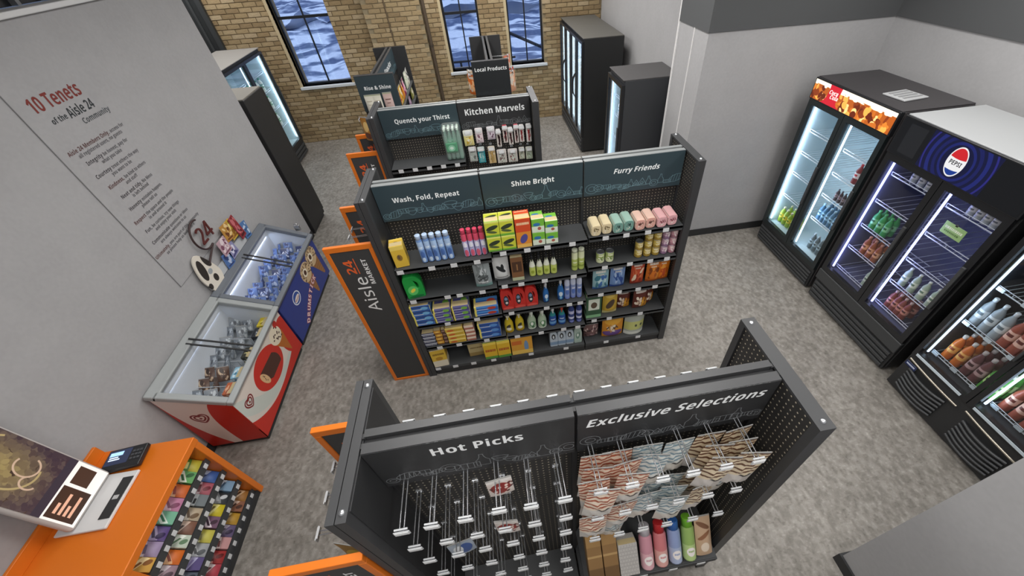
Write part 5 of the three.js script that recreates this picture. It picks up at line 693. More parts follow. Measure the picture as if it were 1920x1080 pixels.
  fill(big('bright green juice bottle in the cooler by the partition', 'green juice bottles', 'jgr', '#4c9a3a', '#b4d48c', '#2a6420', 0xd4dccc), ...third, grid(-0.07, 0.005, 2, 0.49, -0.17, -0.33, 3));
  fill(big('rust red juice bottle in the cooler by the partition', 'rust juice bottles', 'jru', '#8a4434', '#d0a898', '#5a2018', 0xc8c0bc), ...third, [...grid(0.1, 0.41, 5, 0.49, -0.17, -0.3, 2), ...grid(-0.2, -0.06, 3, 0.868, -0.17, -0.3, 2)]);
  fill(big('clear water bottle in the cooler by the partition', 'clear bottles', 'jcl', '#8a949a', '#c4ccd0', '#5a6870', 0xcdd5da), ...third, [...grid(-0.42, -0.27, 3, 0.868, -0.17, -0.17, 1), ...grid(-0.1, 0.4, 6, 1.228, -0.17, -0.17, 1), ...grid(0.08, 0.4, 4, 0.868, -0.17, -0.17, 1)]);
  // dairy and drinks in the coolers at the far end
  const far = small('milk_bottle', 'white bottle on a shelf of the single door cooler', 'white bottles in the single door cooler', 'milk', '#cfd6d8', '#7aa4b4', '#e4eaec', 0x3c6c9c, 0.035, 0.2); fill(far, 1.68, -5.325, [...grid(-0.2, 0.2, 5, 0.608, -0.18, -0.18, 1), ...grid(-0.2, 0.2, 5, 1.208, -0.18, -0.18, 1)]);
  const lf = small('milk_bottle', 'green capped bottle in the three door cooler', 'green capped bottles', 'milk2', '#c4d0cc', '#6a9a84', '#e0e8e4', 0x3c8c64, 0.04, 0.22); [...grid(-1.0, 1.0, 14, 1.228, -0.2, -0.2, 1), ...grid(-1.0, 1.0, 14, 0.928, -0.2, -0.2, 1), ...grid(-1, 1, 14, 0.628, -0.2, -0.2, 1)].forEach(([lx, y, lz], i) => { const p = [-3.76 + lz, y, -7.42 - lx]; const lab = `green capped bottle on the ${['upper', 'middle', 'lower'][Math.floor(i / 14)]} filled shelf of the three door cooler`; i ? copyOf(lf, p, Math.PI / 2, lab) : drop(lf, ...p, Math.PI / 2).userData.label = lab; });
}
// ================================================================= ICE CREAM FREEZERS ALONG THE GREY WALL
const heart = (c, x, y, r, col) => { c.strokeStyle = col; c.lineWidth = r * 0.2; for (const k of [1, 0.62]) { c.beginPath(); c.moveTo(x, y + r * k); c.bezierCurveTo(x - r * 1.5 * k, y + r * 0.1 * k, x - r * 0.9 * k, y - r * 1.1 * k, x, y - r * 0.5 * k); c.bezierCurveTo(x + r * 0.9 * k, y - r * 1.1 * k, x + r * 1.5 * k, y + r * 0.1 * k, x, y + r * k); c.stroke(); } c.fillStyle = col; c.beginPath(); c.arc(x, y + r * 0.1, r * 0.16, 0, 7); c.fill(); };
const redFront = canvasTex(1024, 560, (c, w, h) => {          // u runs from the near end of the freezer to its far end
  c.fillStyle = '#d9cfc6'; c.fillRect(0, 0, w, h);
  c.fillStyle = '#c02a1c'; c.beginPath(); c.moveTo(0, h); c.lineTo(0, h * 0.55); c.bezierCurveTo(w * 0.25, h * 1.0, w * 0.6, h * 0.98, w, h * 0.62); c.lineTo(w, h); c.fill();
  c.fillStyle = '#c7cdc6'; c.beginPath(); c.moveTo(0, h * 0.36); c.bezierCurveTo(w * 0.2, h * 0.98, w * 0.6, h * 0.98, w, h * 0.66); c.bezierCurveTo(w * 0.6, h * 0.8, w * 0.3, h * 0.8, w * 0.12, h * 0.2); c.lineTo(0, 0); c.fill();
  c.fillStyle = '#c42b1d'; c.beginPath(); c.ellipse(w * 0.5, h * 0.4, w * 0.24, h * 0.34, 0.2, 0, 7); c.fill();
  c.fillStyle = '#4a2a20'; c.beginPath(); c.moveTo(w * 0.38, h * 0.28); c.lineTo(w * 0.62, h * 0.3); c.quadraticCurveTo(w * 0.7, h * 0.44, w * 0.66, h * 0.6); c.lineTo(w * 0.46, h * 0.6); c.quadraticCurveTo(w * 0.34, h * 0.44, w * 0.38, h * 0.28); c.fill();
  c.fillStyle = '#d6b184'; c.beginPath(); c.ellipse(w * 0.385, h * 0.43, w * 0.035, h * 0.15, -0.3, 0, 7); c.fill(); c.fillStyle = '#4a2a20'; for (let i = 0; i < 6; i++) { c.beginPath(); c.arc(w * (0.37 + 0.03 * hash2(i, 1, 9)), h * (0.33 + 0.2 * hash2(i, 2, 9)), 6, 0, 7); c.fill(); }
  c.fillStyle = '#c42b1d'; c.beginPath(); c.ellipse(w * 0.94, h * 0.5, w * 0.16, h * 0.4, 0, 0, 7); c.fill();
  c.fillStyle = '#b86a24'; c.beginPath(); c.moveTo(w * 0.72, h * 0.36); c.lineTo(w * 0.9, h * 0.28); c.lineTo(w * 0.86, h * 0.78); c.fill();
  c.fillStyle = '#e7dcc4'; c.beginPath(); c.ellipse(w * 0.79, h * 0.23, w * 0.1, h * 0.17, 0.3, 0, 7); c.fill(); c.fillStyle = '#3c241c'; for (let i = 0; i < 14; i++) { c.beginPath(); c.ellipse(w * (0.72 + 0.14 * hash2(i, 3, 9)), h * (0.1 + 0.26 * hash2(i, 4, 9)), 12, 8, i, 0, 7); c.fill(); } c.fillStyle = '#b8281c'; c.beginPath(); c.arc(w * 0.87, h * 0.09, 34, 0, 7); c.fill();
  heart(c, w * 0.12, h * 0.3, 62, '#7a1c1c');
});
const redSide = canvasTex(512, 560, (c, w, h) => {            // near end, u runs from the wall to the front
  c.fillStyle = '#d9d0ca'; c.fillRect(0, 0, w, h);
  c.fillStyle = '#b82a1e'; c.beginPath(); c.moveTo(w, h * 0.05); c.lineTo(w, h); c.lineTo(w * 0.55, h); c.bezierCurveTo(w * 0.45, h * 0.5, w * 0.55, h * 0.15, w, h * 0.05); c.fill(); c.beginPath(); c.moveTo(0, 0); c.bezierCurveTo(w * 0.02, h * 0.5, w * 0.2, h * 0.8, w * 0.4, h); c.lineTo(0, h); c.fill();
  c.save(); c.translate(w * 0.36, h * 0.42); c.scale(1.1, 0.8); heart(c, 0, 0, 66, '#7a1c1c'); c.restore();
});
const blueFront = canvasTex(1024, 560, (c, w, h) => {
  c.fillStyle = '#2a3a86'; c.fillRect(0, 0, w, h);
  const cone = (x, y, a) => { c.save(); c.translate(x, y); c.rotate(a); c.fillStyle = '#9a6a3a'; c.beginPath(); c.moveTo(-70, 0); c.lineTo(70, 0); c.lineTo(10, 230); c.lineTo(-10, 230); c.fill(); c.strokeStyle = '#6c4624'; c.lineWidth = 4; for (let i = 0; i < 6; i++) { c.beginPath(); c.moveTo(-60 + i * 6, 20 + i * 34); c.lineTo(60 - i * 6, 40 + i * 32); c.stroke(); } c.fillStyle = '#c9b08a'; c.beginPath(); c.ellipse(0, -40, 88, 92, 0, 0, 7); c.fill(); c.fillStyle = '#5c4028'; for (let i = 0; i < 40; i++) { c.beginPath(); c.ellipse(-80 + 160 * hash2(i, 5, 2), -110 + 140 * hash2(i, 6, 2), 9, 6, i, 0, 7); c.fill(); } c.fillStyle = '#e9dfca'; c.beginPath(); c.ellipse(-12, -46, 36, 40, 0, 0, 7); c.fill(); c.fillStyle = '#4a2c1a'; c.beginPath(); c.ellipse(-12, -46, 20, 24, 0, 0, 7); c.fill(); c.restore(); };
  c.save(); c.translate(w * 0.84, h * 0.32); c.scale(1.35, 1.35); cone(0, 0, -0.25); c.restore(); c.save(); c.translate(w * 0.62, h * 0.38); c.scale(1.3, 1.3); cone(0, 0, -0.1); c.restore();
  c.fillStyle = '#dfe4ee'; c.beginPath(); c.arc(w * 0.28, h * 0.34, 78, 0, 7); c.fill(); c.fillStyle = '#2d4f9c'; c.beginPath(); c.arc(w * 0.28, h * 0.34, 66, 0, 7); c.fill(); c.fillStyle = '#e6dcd6'; c.beginPath(); c.ellipse(w * 0.28, h * 0.36, 56, 30, -0.2, 0, 7); c.fill(); c.fillStyle = '#9c4a3c'; c.font = 'bold 30px sans-serif'; c.textAlign = 'center'; c.fillText('Nestl\u00e9', w * 0.28, h * 0.385);
  const T = 'DRUMSTICK'; c.font = 'bold 84px sans-serif'; c.lineWidth = 16; c.strokeStyle = '#8c3c58'; c.fillStyle = '#efd8d4';
  for (let i = 0; i < T.length; i++) { const t = i / (T.length - 1), x = w * (0.26 + 0.42 * t), y = h * (0.97 - 0.34 * Math.sin(t * 1.5)); c.save(); c.translate(x, y); c.rotate(-0.8 + 0.75 * t); c.strokeText(T[i], 0, 0); c.fillText(T[i], 0, 0); c.restore(); }
});
function freezer({ z0, z1, label, bodyMat, frontTex, sideTex, rim, trayY }) {           // z0 = near end
  const r = thing('ice_cream_freezer', label, 'freezer', [-2.585, 0, (z0 + z1) / 2]), L = (z0 - z1) / 2, xb = -0.215, xf = 0.238, yf = 0.6, yb = 0.82;
  const prism = (x0, x1, za, zb) => { const s = new THREE.Shape(), Y = (x) => yf + (yb - yf) * (xf - x) / (xf - xb); s.moveTo(x0, 0.06); s.lineTo(x1, 0.06); s.lineTo(x1, Y(x1)); s.lineTo(x0, Y(x0)); s.closePath(); const g = new THREE.ExtrudeGeometry(s, { depth: zb - za, bevelEnabled: false }); g.translate(0, 0, za); return g; };
  part('body', [prism(xb, xf, L - 0.03, L), prism(xb, xf, -L, -L + 0.03), prism(xf - 0.03, xf, -L + 0.03, L - 0.03), prism(xb, xb + 0.03, -L + 0.03, L - 0.03), box2(xb, xf, 0.06, 0.2, -L, L)], bodyMat, r);
  part('plinth', box2(xb + 0.02, xf - 0.02, 0, 0.06, -L + 0.02, L - 0.02), BLACK, r);
  part('liner', [box2(xb + 0.03, xf - 0.03, 0.2, 0.21, -L + 0.03, L - 0.03), prism(xb + 0.03, xb + 0.036, -L + 0.03, L - 0.03), prism(xf - 0.036, xf - 0.03, -L + 0.03, L - 0.03), prism(xb + 0.036, xf - 0.036, L - 0.036, L - 0.03), prism(xb + 0.036, xf - 0.036, -L + 0.03, -L + 0.036)], M(0xc9d0d8, 0.5), r);
  const fg = new THREE.PlaneGeometry(2 * L - 0.01, yf - 0.07); fg.rotateY(Math.PI / 2); fg.translate(xf + 0.002, (yf + 0.06) / 2, 0); part('front_print', fg, new THREE.MeshStandardMaterial({ map: frontTex, roughness: 0.35 }), r);
  if (sideTex) { const s = new THREE.Shape(); s.moveTo(xb, 0.065); s.lineTo(xf, 0.065); s.lineTo(xf, yf - 0.004); s.lineTo(xb, yb - 0.004); const g = new THREE.ShapeGeometry(s); planarUV(g); g.translate(0, 0, L + 0.002); part('side_print', g, new THREE.MeshStandardMaterial({ map: sideTex, roughness: 0.35 }), r); }
  // sloping rim and bowed glass
  const sl = Math.atan2(yb - yf, xf - xb), len = Math.hypot(yb - yf, xf - xb) + 0.05, lid = new THREE.Group(); lid.name = 'lid'; lid.position.set((xb + xf) / 2 + 0.008, (yb + yf) / 2 + 0.028, 0); lid.rotation.z = -sl; r.add(lid);
  const h = len / 2;
  const mid = new THREE.Mesh(merge([rbox2(-h, -h + 0.085, -0.025, 0.025, -L - 0.012, L + 0.012, 0.012), rbox2(h - 0.05, h, -0.025, 0.025, -L - 0.012, L + 0.012, 0.012), rbox2(-h + 0.05, h - 0.045, -0.025, 0.025, L - 0.045, L + 0.012, 0.012), rbox2(-h + 0.05, h - 0.045, -0.025, 0.025, -L - 0.012, -L + 0.045, 0.012)]), rim); mid.name = 'rim'; mid.castShadow = mid.receiveShadow = true; lid.add(mid);
  for (const [a, b, y] of [[-L + 0.04, 0.03, 0.012], [-0.03, L - 0.04, 0.02]]) { const n = 8, sh = new THREE.Shape(); const bow = (x) => y + 0.006 * (1 - (x / h) ** 2); sh.moveTo(-h + 0.05, bow(-h + 0.05)); for (let i = 1; i <= n; i++) { const x = -h + 0.05 + (2 * h - 0.095) * i / n; sh.lineTo(x, bow(x)); } for (let i = n; i >= 0; i--) { const x = -h + 0.05 + (2 * h - 0.095) * i / n; sh.lineTo(x, bow(x) + 0.003); } const g = new THREE.ExtrudeGeometry(sh, { depth: b - a, bevelEnabled: false }); g.translate(0, 0, a); const m = new THREE.Mesh(g, GLASS); m.name = 'sliding_glass'; m.castShadow = m.receiveShadow = true; lid.add(m); const e = new THREE.Mesh(box(2 * h - 0.1, 0.012, 0.012, 0, y + 0.012, y < 0.015 ? b - 0.006 : a + 0.006), BLACK); e.name = 'glass_edge'; e.castShadow = true; lid.add(e); }
  // wire baskets
  const bk = []; for (const z of [-L / 2, 0, L / 2]) { bk.push(rod([xb + 0.06, 0.56, z], [xf - 0.06, 0.5, z], 0.004)); for (let i = 0; i < 6; i++) { const x = xb + 0.07 + i * 0.06; bk.push(rod([x, 0.22, z], [x, 0.52, z], 0.0025, 5)); } } for (const y of [0.32, 0.44]) bk.push(rod([xb + 0.06, y, -L / 2], [xb + 0.06, y, L / 2], 0.003)); part('basket_wires', bk, M(0xc6ccd0, 0.35, 0.4), r);
  part('basket_tray', box2(xb + 0.04, xf - 0.04, trayY - 0.006, trayY, -L + 0.04, L - 0.04), M(0x9aa2aa, 0.5), r);
  return r;
}
freezer({ z0: -2.03, z1: -3.09, label: 'red and white ice cream chest freezer with a heart swirl emblem', bodyMat: M(0xb52a1e, 0.4), frontTex: redFront, sideTex: redSide, rim: M(0x9ea3a4, 0.4), trayY: 0.4 });
freezer({ z0: -3.115, z1: -4.33, label: 'blue ice cream chest freezer with cone pictures', bodyMat: M(0x26357c, 0.4), frontTex: blueFront, rim: M(0x6a7078, 0.4), trayY: 0.4 });
{ // cool light inside each freezer
  for (const [z, w, k] of [[-2.56, 0.9, 2.5], [-3.72, 1.05, 22]]) { const l = new THREE.RectAreaLight(0xd4e2ff, k, w, 0.03); l.position.set(-2.77, 0.74, z); l.lookAt(-2.5, 0.2, z); scene.add(l); const t = thing('freezer_lamp', z > -3 ? 'slim lamp under the rim of the red freezer' : 'slim lamp under the rim of the blue freezer', 'lamp', [-2.776, 0.735, z]); part('lamp_tube', box2(-0.006, 0.004, 0, 0.02, -w / 2, w / 2), glow(0xd4e2ff, z > -3 ? 1 : 2), t); part('end_cap', [box2(-0.008, 0.006, -0.002, 0.022, -w / 2 - 0.015, -w / 2), box2(-0.008, 0.006, -0.002, 0.022, w / 2, w / 2 + 0.015)], WHITEP, t); }
  // novelties
  const wr = (k, a, b, m) => print(k, (c, s) => { fillAll(c, s, a); blotch(c, s, [b, m, a], 0.5, 0.5, 0.42, 0.4, keyNum(k)); });
  const ice = (label, group, c, w = 0.09, h = 0.13, d = 0.05) => bag('ice_cream_pack', label, 'ice cream', group, w, h, d, c);
  const bl = ice('blue and white wrapped cone in the blue freezer', 'wrapped cones in the blue freezer', wr('cone1', '#5a76b0', '#b4c4e0', '#2c3c74')), bl2 = ice('dark navy wrapped cone in the blue freezer', 'navy wrapped cones in the blue freezer', wr('cone2', '#33406c', '#8c9cc8', '#d4dcec'));
  let fa = true, fb = true; for (let j = 0; j < 9; j++) for (let i = 0; i < 3; i++) { const p = [-2.7 + i * 0.105, 0.43 + rr(0, 0.06) + (2 - i) * 0.035, -3.27 - j * 0.115], t = rr(-1, 1), k = (i + j * 2) % 3 === 0; const o = k ? (fb ? (fb = false, drop(bl2, ...p, t)) : copyOf(bl2, p, t)) : (fa ? (fa = false, drop(bl, ...p, t)) : copyOf(bl, p, t)); o.rotation.x = -0.7; }
  const packs = [['yellow ice cream box', 'icy', '#d6c02c', '#e8dc78', '#8a7a1c', -2.52, -3.0], ['black and white ice cream box', 'ibw', '#22262e', '#d8dce0', '#5a6470', -2.52, -2.86], ['yellow and black ice cream box', 'iyb', '#2a2c22', '#d0c23c', '#e6e0a4', -2.52, -2.62], ['light blue ice cream box', 'ilb', '#8cbcd4', '#d2e4ee', '#3c7c9c', -2.52, -2.4], ['orange ice cream box', 'ior', '#b8603a', '#e0b08c', '#7c3418', -2.52, -2.24]];
  for (const [n, k, a, b, m, x, z] of packs) { const o = drop(carton('ice_cream_box', `${n} along the front of the red freezer`, 'ice cream', null, 0.12, 0.1, 0.09, wr(k, a, b, m)), x + 0.06, 0.46, z, Math.PI / 2); o.rotation.z = 0; }
  const g1 = ice('silver grey wrapped ice cream in the red freezer', 'wrapped ice creams in the red freezer', wr('silv', '#7c848c', '#b4bcc2', '#4a5058')), g2 = ice('brown and cream wrapped ice cream in the red freezer', 'brown wrapped ice creams in the red freezer', wr('brwn', '#5c4438', '#c4ac90', '#3a2a22')); let ga = true, gb = true;
  for (let j = 0; j < 8; j++) for (let i = 0; i < 2; i++) { const p = [-2.73 + i * 0.1, 0.46 + rr(0, 0.06), -2.17 - j * 0.115], t = rr(-1, 1), k = j === 1 || j === 2; const o = k ? (gb ? (gb = false, drop(g2, ...p, t)) : copyOf(g2, p, t)) : (ga ? (ga = false, drop(g1, ...p, t)) : copyOf(g1, p, t)); o.rotation.x = -0.8; }
}
{ // cut-out board standing behind the blue freezer: cow-print foot, hoop with 24, ice cream pictures
  const t = thing('freezer_topper', 'cut-out ice cream sign with a cow print foot and a hoop around 24', 'sign', [-2.8, 0.85, -3.2]);
  const ext = (pts, d = 0.012) => { const s = new THREE.Shape(); s.moveTo(...pts[0]); s.splineThru(pts.slice(1).map((p) => new THREE.Vector2(...p))); s.closePath(); const g = new THREE.ExtrudeGeometry(s, { depth: d, bevelEnabled: false, curveSegments: 20 }); planarUV(g); g.rotateY(Math.PI / 2); return g; };
  // board x axis -> -z (away from the viewer)
  const cow = print('cow', (c, s) => { fillAll(c, s, '#ded8cc'); oval(c, s, '#2c2622', 0.3, 0.4, 0.16, 0.28, 0.3); oval(c, s, '#2c2622', 0.72, 0.3, 0.14, 0.2, -0.4); oval(c, s, '#2c2622', 0.6, 0.78, 0.12, 0.1); oval(c, s, '#2c2622', 0.14, 0.82, 0.1, 0.08); oval(c, s, '#9aa0a4', 0.56, 0.56, 0.12, 0.07); });
  part('cow_print_board', uvTo(ext([[-0.02, 0.02], [-0.06, 0.18], [-0.02, 0.34], [0.06, 0.38], [0.13, 0.3], [0.2, 0.12], [0.17, 0.02]]), cow), PRINTM, t);
  const hoop = []; for (let i = 0; i <= 22; i++) { const a = -1.2 - i / 22 * 3.9; hoop.push([0.006, 0.45 + 0.14 * Math.sin(a), -0.3 - 0.14 * Math.cos(a) * 0.95]); } hoop.unshift([0.006, 0.22, -0.14]);
  part('hoop', tube(hoop, 0.009, 60, 6), M(0x3c2a2a, 0.5), t);
  const font = await new FontLoader().loadAsync('fonts/droid/droid_sans_regular.typeface.json');
  const tg = new TextGeometry('24', { font, size: 0.15, depth: 0.01, curveSegments: 5 }); tg.rotateY(Math.PI / 2); tg.translate(0.004, 0.37, -0.23); part('number', tg, M(0x5c2a28, 0.5), t);
  const pic = (k, a, b, m) => print(k, (c, s) => { fillAll(c, s, a); blotch(c, s, [b, m, a, b], 0.5, 0.42, 0.42, 0.38, keyNum(k)); band(c, s, m, 0.8, 0.9, 0.15, 0.85); });
  [[-0.36, 0.02, 0.14, 0.15, ['tp1', '#4a6ca4', '#b8c4dc', '#2a3c70']], [-0.42, 0.14, 0.15, 0.16, ['tp2', '#b89aa4', '#e2d2d6', '#7c4c60']], [-0.5, 0.05, 0.15, 0.16, ['tp3', '#8c8cb4', '#dcdcec', '#3c3c6c']], [-0.56, 0.2, 0.13, 0.17, ['tp4', '#b8863c', '#e4c890', '#6c3c1c']], [-0.66, 0.16, 0.12, 0.2, ['tp5', '#c4a43c', '#e8d890', '#8c5c1c']], [-0.76, 0.1, 0.1, 0.26, ['tp6', '#8c2a32', '#c46c70', '#4c1418']], [-0.84, 0.04, 0.11, 0.18, ['tp7', '#4c74a8', '#c0d0e4', '#22406c']]].forEach(([z, y, w, h, p], i) => { const g = uvTo(rbox(w, h, 0.008, 0.003, 0, h / 2, 0), pic(...p)); g.rotateY(Math.PI / 2); g.rotateX((i % 3 - 1) * 0.12); g.translate(0.012 + (i % 2) * 0.012, y, z); part('picture_board', g, PRINTM, t); });
  part('support', box2(-0.02, 0, 0.03, 0.12, -0.9, 0.02), M(0xb8bcc0, 0.5), t);
}
{ // chrome lock at the far corner of the blue freezer
  const l = thing('freezer_lock', 'small chrome lock at the corner of the blue freezer lid', 'lock', [-2.45, 0.72, -4.36]); part('lock_body', rbox2(-0.03, 0.03, -0.02, 0.05, -0.02, 0.005, 0.006), CHROME, l); part('shackle', tr(new THREE.TorusGeometry(0.02, 0.005, 6, 14, Math.PI), 0, 0.05, -0.008), CHROME, l);
}
// ================================================================= ORANGE COUNTER
const CO = { x0: -2.83, x1: -2.267, z0: -0.83, z1: -1.613, h: 0.874 };
{
  const r = thing('sales_counter', 'bright orange counter with tiers of sweets in its front', 'counter', [0, 0, 0]); const { x0, x1, z0, z1, h } = CO;
  part('counter_top', rbox2(x0 + 0.002, x1 + 0.004, h - 0.05, h, z1 - 0.004, z0 + 0.004, 0.006), ORANGE, r);
  part('back_upstand', rbox2(x0 + 0.002, x0 + 0.022, h, h + 0.08, z1, z0, 0.004), ORANGE, r);
  part('end_panel', rbox2(x0 + 0.002, x1, 0, h - 0.05, z1, z1 + 0.045, 0.004), ORANGE, r); part('end_panel', rbox2(x0 + 0.002, x1, 0, h - 0.05, z0 - 0.045, z0, 0.004), ORANGE, r);
  part('back_panel', box2(x1 - 0.3, x1 - 0.285, 0.02, h - 0.05, z1 + 0.045, z0 - 0.045), BLACK, r); part('plinth', box2(x0 + 0.05, x1 - 0.01, 0, 0.05, z1 + 0.045, z0 - 0.045), BLACK, r);
  [0.64, 0.45, 0.26, 0.07].forEach((y, i) => { const s = part('sweet_shelf', [box2(x1 - 0.29, x1 - 0.03, y - 0.012, y, z1 + 0.046, z0 - 0.046), box2(x1 - 0.034, x1 - 0.028, y - 0.03, y + 0.02, z1 + 0.046, z0 - 0.046)], CHAR, r); for (let k = 0; k < 8; k++) part('price_tag', box(0.003, 0.034, 0.03, x1 - 0.025, y - 0.004, z1 + 0.09 + k * 0.083), TAG, s); });
  // a side table edge in orange carries on past the counter's near end
  const cols = [['yellow and green', '#b8b03c', '#5a8c3c', '#e6e08c'], ['green and white', '#5c9a5c', '#d8e0d0', '#2c5c34'], ['orange and red', '#c4622c', '#e0b48c', '#8c2c1c'], ['pink', '#b87c9c', '#e0c0d0', '#7c3c5c'], ['mint', '#6ca88c', '#d0e0d8', '#2c6c4c'], ['purple', '#5c4a80', '#b0a4c8', '#2c1c4c'], ['lilac and cream', '#9c8cac', '#dcd4e0', '#5c4c6c'], ['amber', '#c0943c', '#e8d4a0', '#7c4c14'],
    ['blue', '#3c5c9c', '#b4c4e0', '#1c2c5c'], ['rose', '#a85c68', '#e0c4c8', '#6c2430'], ['grey and black', '#6c7478', '#c4cacc', '#2c3034'], ['cream and tan', '#b4a48c', '#e4dccc', '#6c5438'], ['brown', '#7c5848', '#d0b8a8', '#3c2018'], ['white and green', '#b8c4b4', '#e4eae0', '#5c7c5c'], ['tangerine', '#d06a24', '#f0c090', '#8c3410'], ['mauve', '#98808c', '#d4c8d0', '#54404c'],
    ['sky blue', '#7c9cb8', '#d0dce8', '#3c5c7c'], ['black', '#34383c', '#8c9094', '#c4c8cc'], ['bright yellow', '#c8b828', '#e8e08c', '#6c5c14'], ['plum and white', '#6c4c64', '#d8ccd4', '#3c2034'], ['lemon', '#c4bc54', '#ecebc0', '#7c7424'], ['silver', '#a0a4a8', '#e0e4e6', '#5c6064'], ['violet', '#54487c', '#b4b0d4', '#8c84b8'], ['slate', '#5c6470', '#b4bac4', '#2c343c'],
    ['caramel', '#a4743c', '#e0c49c', '#5c3814'], ['chestnut', '#84543c', '#d4b8a4', '#442414'], ['gold', '#b48c34', '#e4d098', '#6c4c10'], ['dusky purple', '#645878', '#c0b8cc', '#342844'], ['blush', '#bc8c8c', '#e8d4d0', '#7c4444'], ['cherry red', '#a43838', '#e0a8a0', '#641818'], ['ruby and white', '#b04450', '#e8dcdc', '#6c1c24'], ['charcoal', '#44484c', '#9ca0a4', '#1c2024']];
  cols.forEach(([n, a, b, m], i) => {
    const tier = Math.floor(i / 8), k = i % 8, y = [0.64, 0.45, 0.26, 0.07][tier] + 0.002;
    const c = print('sweet' + i, (q, s) => { fillAll(q, s, a); q.save(); q.translate(s / 2, s / 2); q.rotate(-0.5 + hash2(i, 1, 77)); q.fillStyle = b; q.fillRect(-s * 0.5, -s * (0.1 + 0.15 * hash2(i, 2, 77)), s, s * 0.26); q.fillStyle = m; q.fillRect(-s * 0.35, -s * 0.04, s * (0.4 + 0.3 * hash2(i, 3, 77)), s * 0.1); q.restore(); if (i % 2) oval(q, s, m, 0.3 + 0.4 * hash2(i, 4, 77), 0.78, 0.22, 0.12, 0.4); band(q, s, b, 0.02, 0.1); });
    const lab = (w) => `${n} sweet ${w} in the ${['top', 'second', 'third', 'lowest'][tier]} tier of the orange counter`;
    const o = (i % 3 === 1) ? carton('sweet_pack', lab('box'), 'sweets', null, 0.075, 0.14, 0.035, c) : bag('sweet_pack', lab('bag'), 'sweets', null, 0.08, 0.15, 0.035, c);
    drop(o, x1 - 0.06, y, z1 + 0.09 + k * 0.083, Math.PI / 2); o.rotation.order = 'YXZ'; o.rotation.x = -0.75;
  });
}
{ // payment terminal
  const p = thing('payment_terminal', 'black payment terminal with a lit blue screen on the orange counter', 'terminal', [-2.61, 0.876, -1.52], 0.1);
  const g = rbox2(-0.11, 0.11, 0.012, 0.045, -0.075, 0.075, 0.01); g.rotateX(0.0); part('terminal_body', g, BLACKGLOSS, p); part('base', rbox2(-0.09, 0.09, 0, 0.014, -0.06, 0.06, 0.004), BLACK, p);
  const tx = canvasTex(128, 96, (c) => { c.fillStyle = '#20263a'; c.fillRect(0, 0, 128, 96); c.fillStyle = '#8fb4e0'; c.fillRect(10, 12, 74, 26); c.fillStyle = '#c4d8f0'; c.fillRect(14, 44, 50, 8); c.fillRect(14, 58, 62, 8); }); const s = new THREE.PlaneGeometry(0.13, 0.1); s.rotateX(-Math.PI / 2); s.translate(-0.035, 0.0455, -0.012); part('screen', s, lit(tx, 0.8), p);
  part('keypad', [0, 1, 2].flatMap((i) => [0, 1, 2].map((j) => box(0.014, 0.004, 0.014, 0.05 + i * 0.02, 0.047, -0.03 + j * 0.025))), M(0x4a4c50, 0.5), p);
}
{ // self-service kiosk: tall portrait screen on a white stand
  const k = thing('checkout_kiosk', 'white self-service kiosk with a tall glowing screen on the orange counter', 'kiosk', [-2.64, 0.876, -1.275], 0.0);
  part('stand_foot', rbox2(-0.12, 0.15, 0, 0.018, -0.16, 0.175, 0.006), WHITEP, k); const st = uvTo(rbox(0.06, 0.004, 0.24, 0.001, 0.112, 0.02, 0.0), print('footsign', (c, s) => { fillAll(c, s, '#2a2c2e'); marks(c, s, '#d8dadc', 0.2, 0.7, 0.45, 0.1); })); part('foot_label', st, PRINTM, k);
  const scr = new THREE.Group(); scr.name = 'screen_unit'; scr.position.set(0.0, 0.03, 0); scr.rotation.z = 0.09; k.add(scr);
  const add = (n, g, m) => { const q = new THREE.Mesh(g, m); q.name = n; q.castShadow = q.receiveShadow = true; scr.add(q); };
  add('screen_housing', rbox2(-0.045, 0.0, 0, 0.9, -0.165, 0.17, 0.02, 3), M(0xc2bebb, 0.45));
  const tx = canvasTex(512, 1280, (c, w, h) => {
    c.fillStyle = '#3a2c24'; c.fillRect(0, 0, w, h); for (let i = 0; i < 1500; i++) { const u = hash2(i, 1, 31), v = 0.8 * hash2(i, 2, 31), d = Math.hypot(u - 0.45, (v - 0.38) * 1.6), n = 24 * (hash2(i, 3, 31) - 0.5), g = Math.max(0, 1 - d * 1.7); c.fillStyle = `rgb(${Math.round(62 + 78 * g + n)},${Math.round(50 + 74 * g + n)},${Math.round(54 + 22 * g + n * 0.6)})`; c.beginPath(); c.ellipse(w * u, h * v, 26, 20, i, 0, 7); c.fill(); }
    c.fillStyle = '#7a4030'; c.fillRect(60, 40, 170, 120);
    c.strokeStyle = '#94845c'; c.lineWidth = 16; c.beginPath(); c.ellipse(300, 560, 190, 250, 0.2, 1.2, 5.6); c.stroke(); c.strokeStyle = '#a8907c'; c.lineWidth = 14; c.beginPath(); c.ellipse(320, 700, 80, 90, 0, 0.4, 5.2); c.stroke(); c.beginPath(); c.ellipse(210, 780, 50, 60, 0, 2, 6); c.stroke();
    c.fillStyle = '#2f2a34'; c.fillRect(0, 930, w, 70); 
    c.fillStyle = '#d9d6d2'; c.fillRect(0, 1000, w, 280); c.fillStyle = '#35261f'; c.fillRect(20, 1016, 270, 240); c.fillStyle = '#3a2a22'; c.fillRect(320, 1040, 160, 150);
    c.fillStyle = '#c89c84'; for (let i = 0; i < 4; i++) c.fillRect(60, 1060 + i * 42, 90 + (i % 2) * 90, 24);
  });
  const s = new THREE.PlaneGeometry(0.305, 0.86); s.rotateY(Math.PI / 2); s.translate(0.0025, 0.45, 0.0025); add('screen', s, lit(tx, 0.45));
  add('neck', rbox2(-0.06, -0.03, -0.03, 0.2, -0.05, 0.05, 0.006), WHITEP);
}
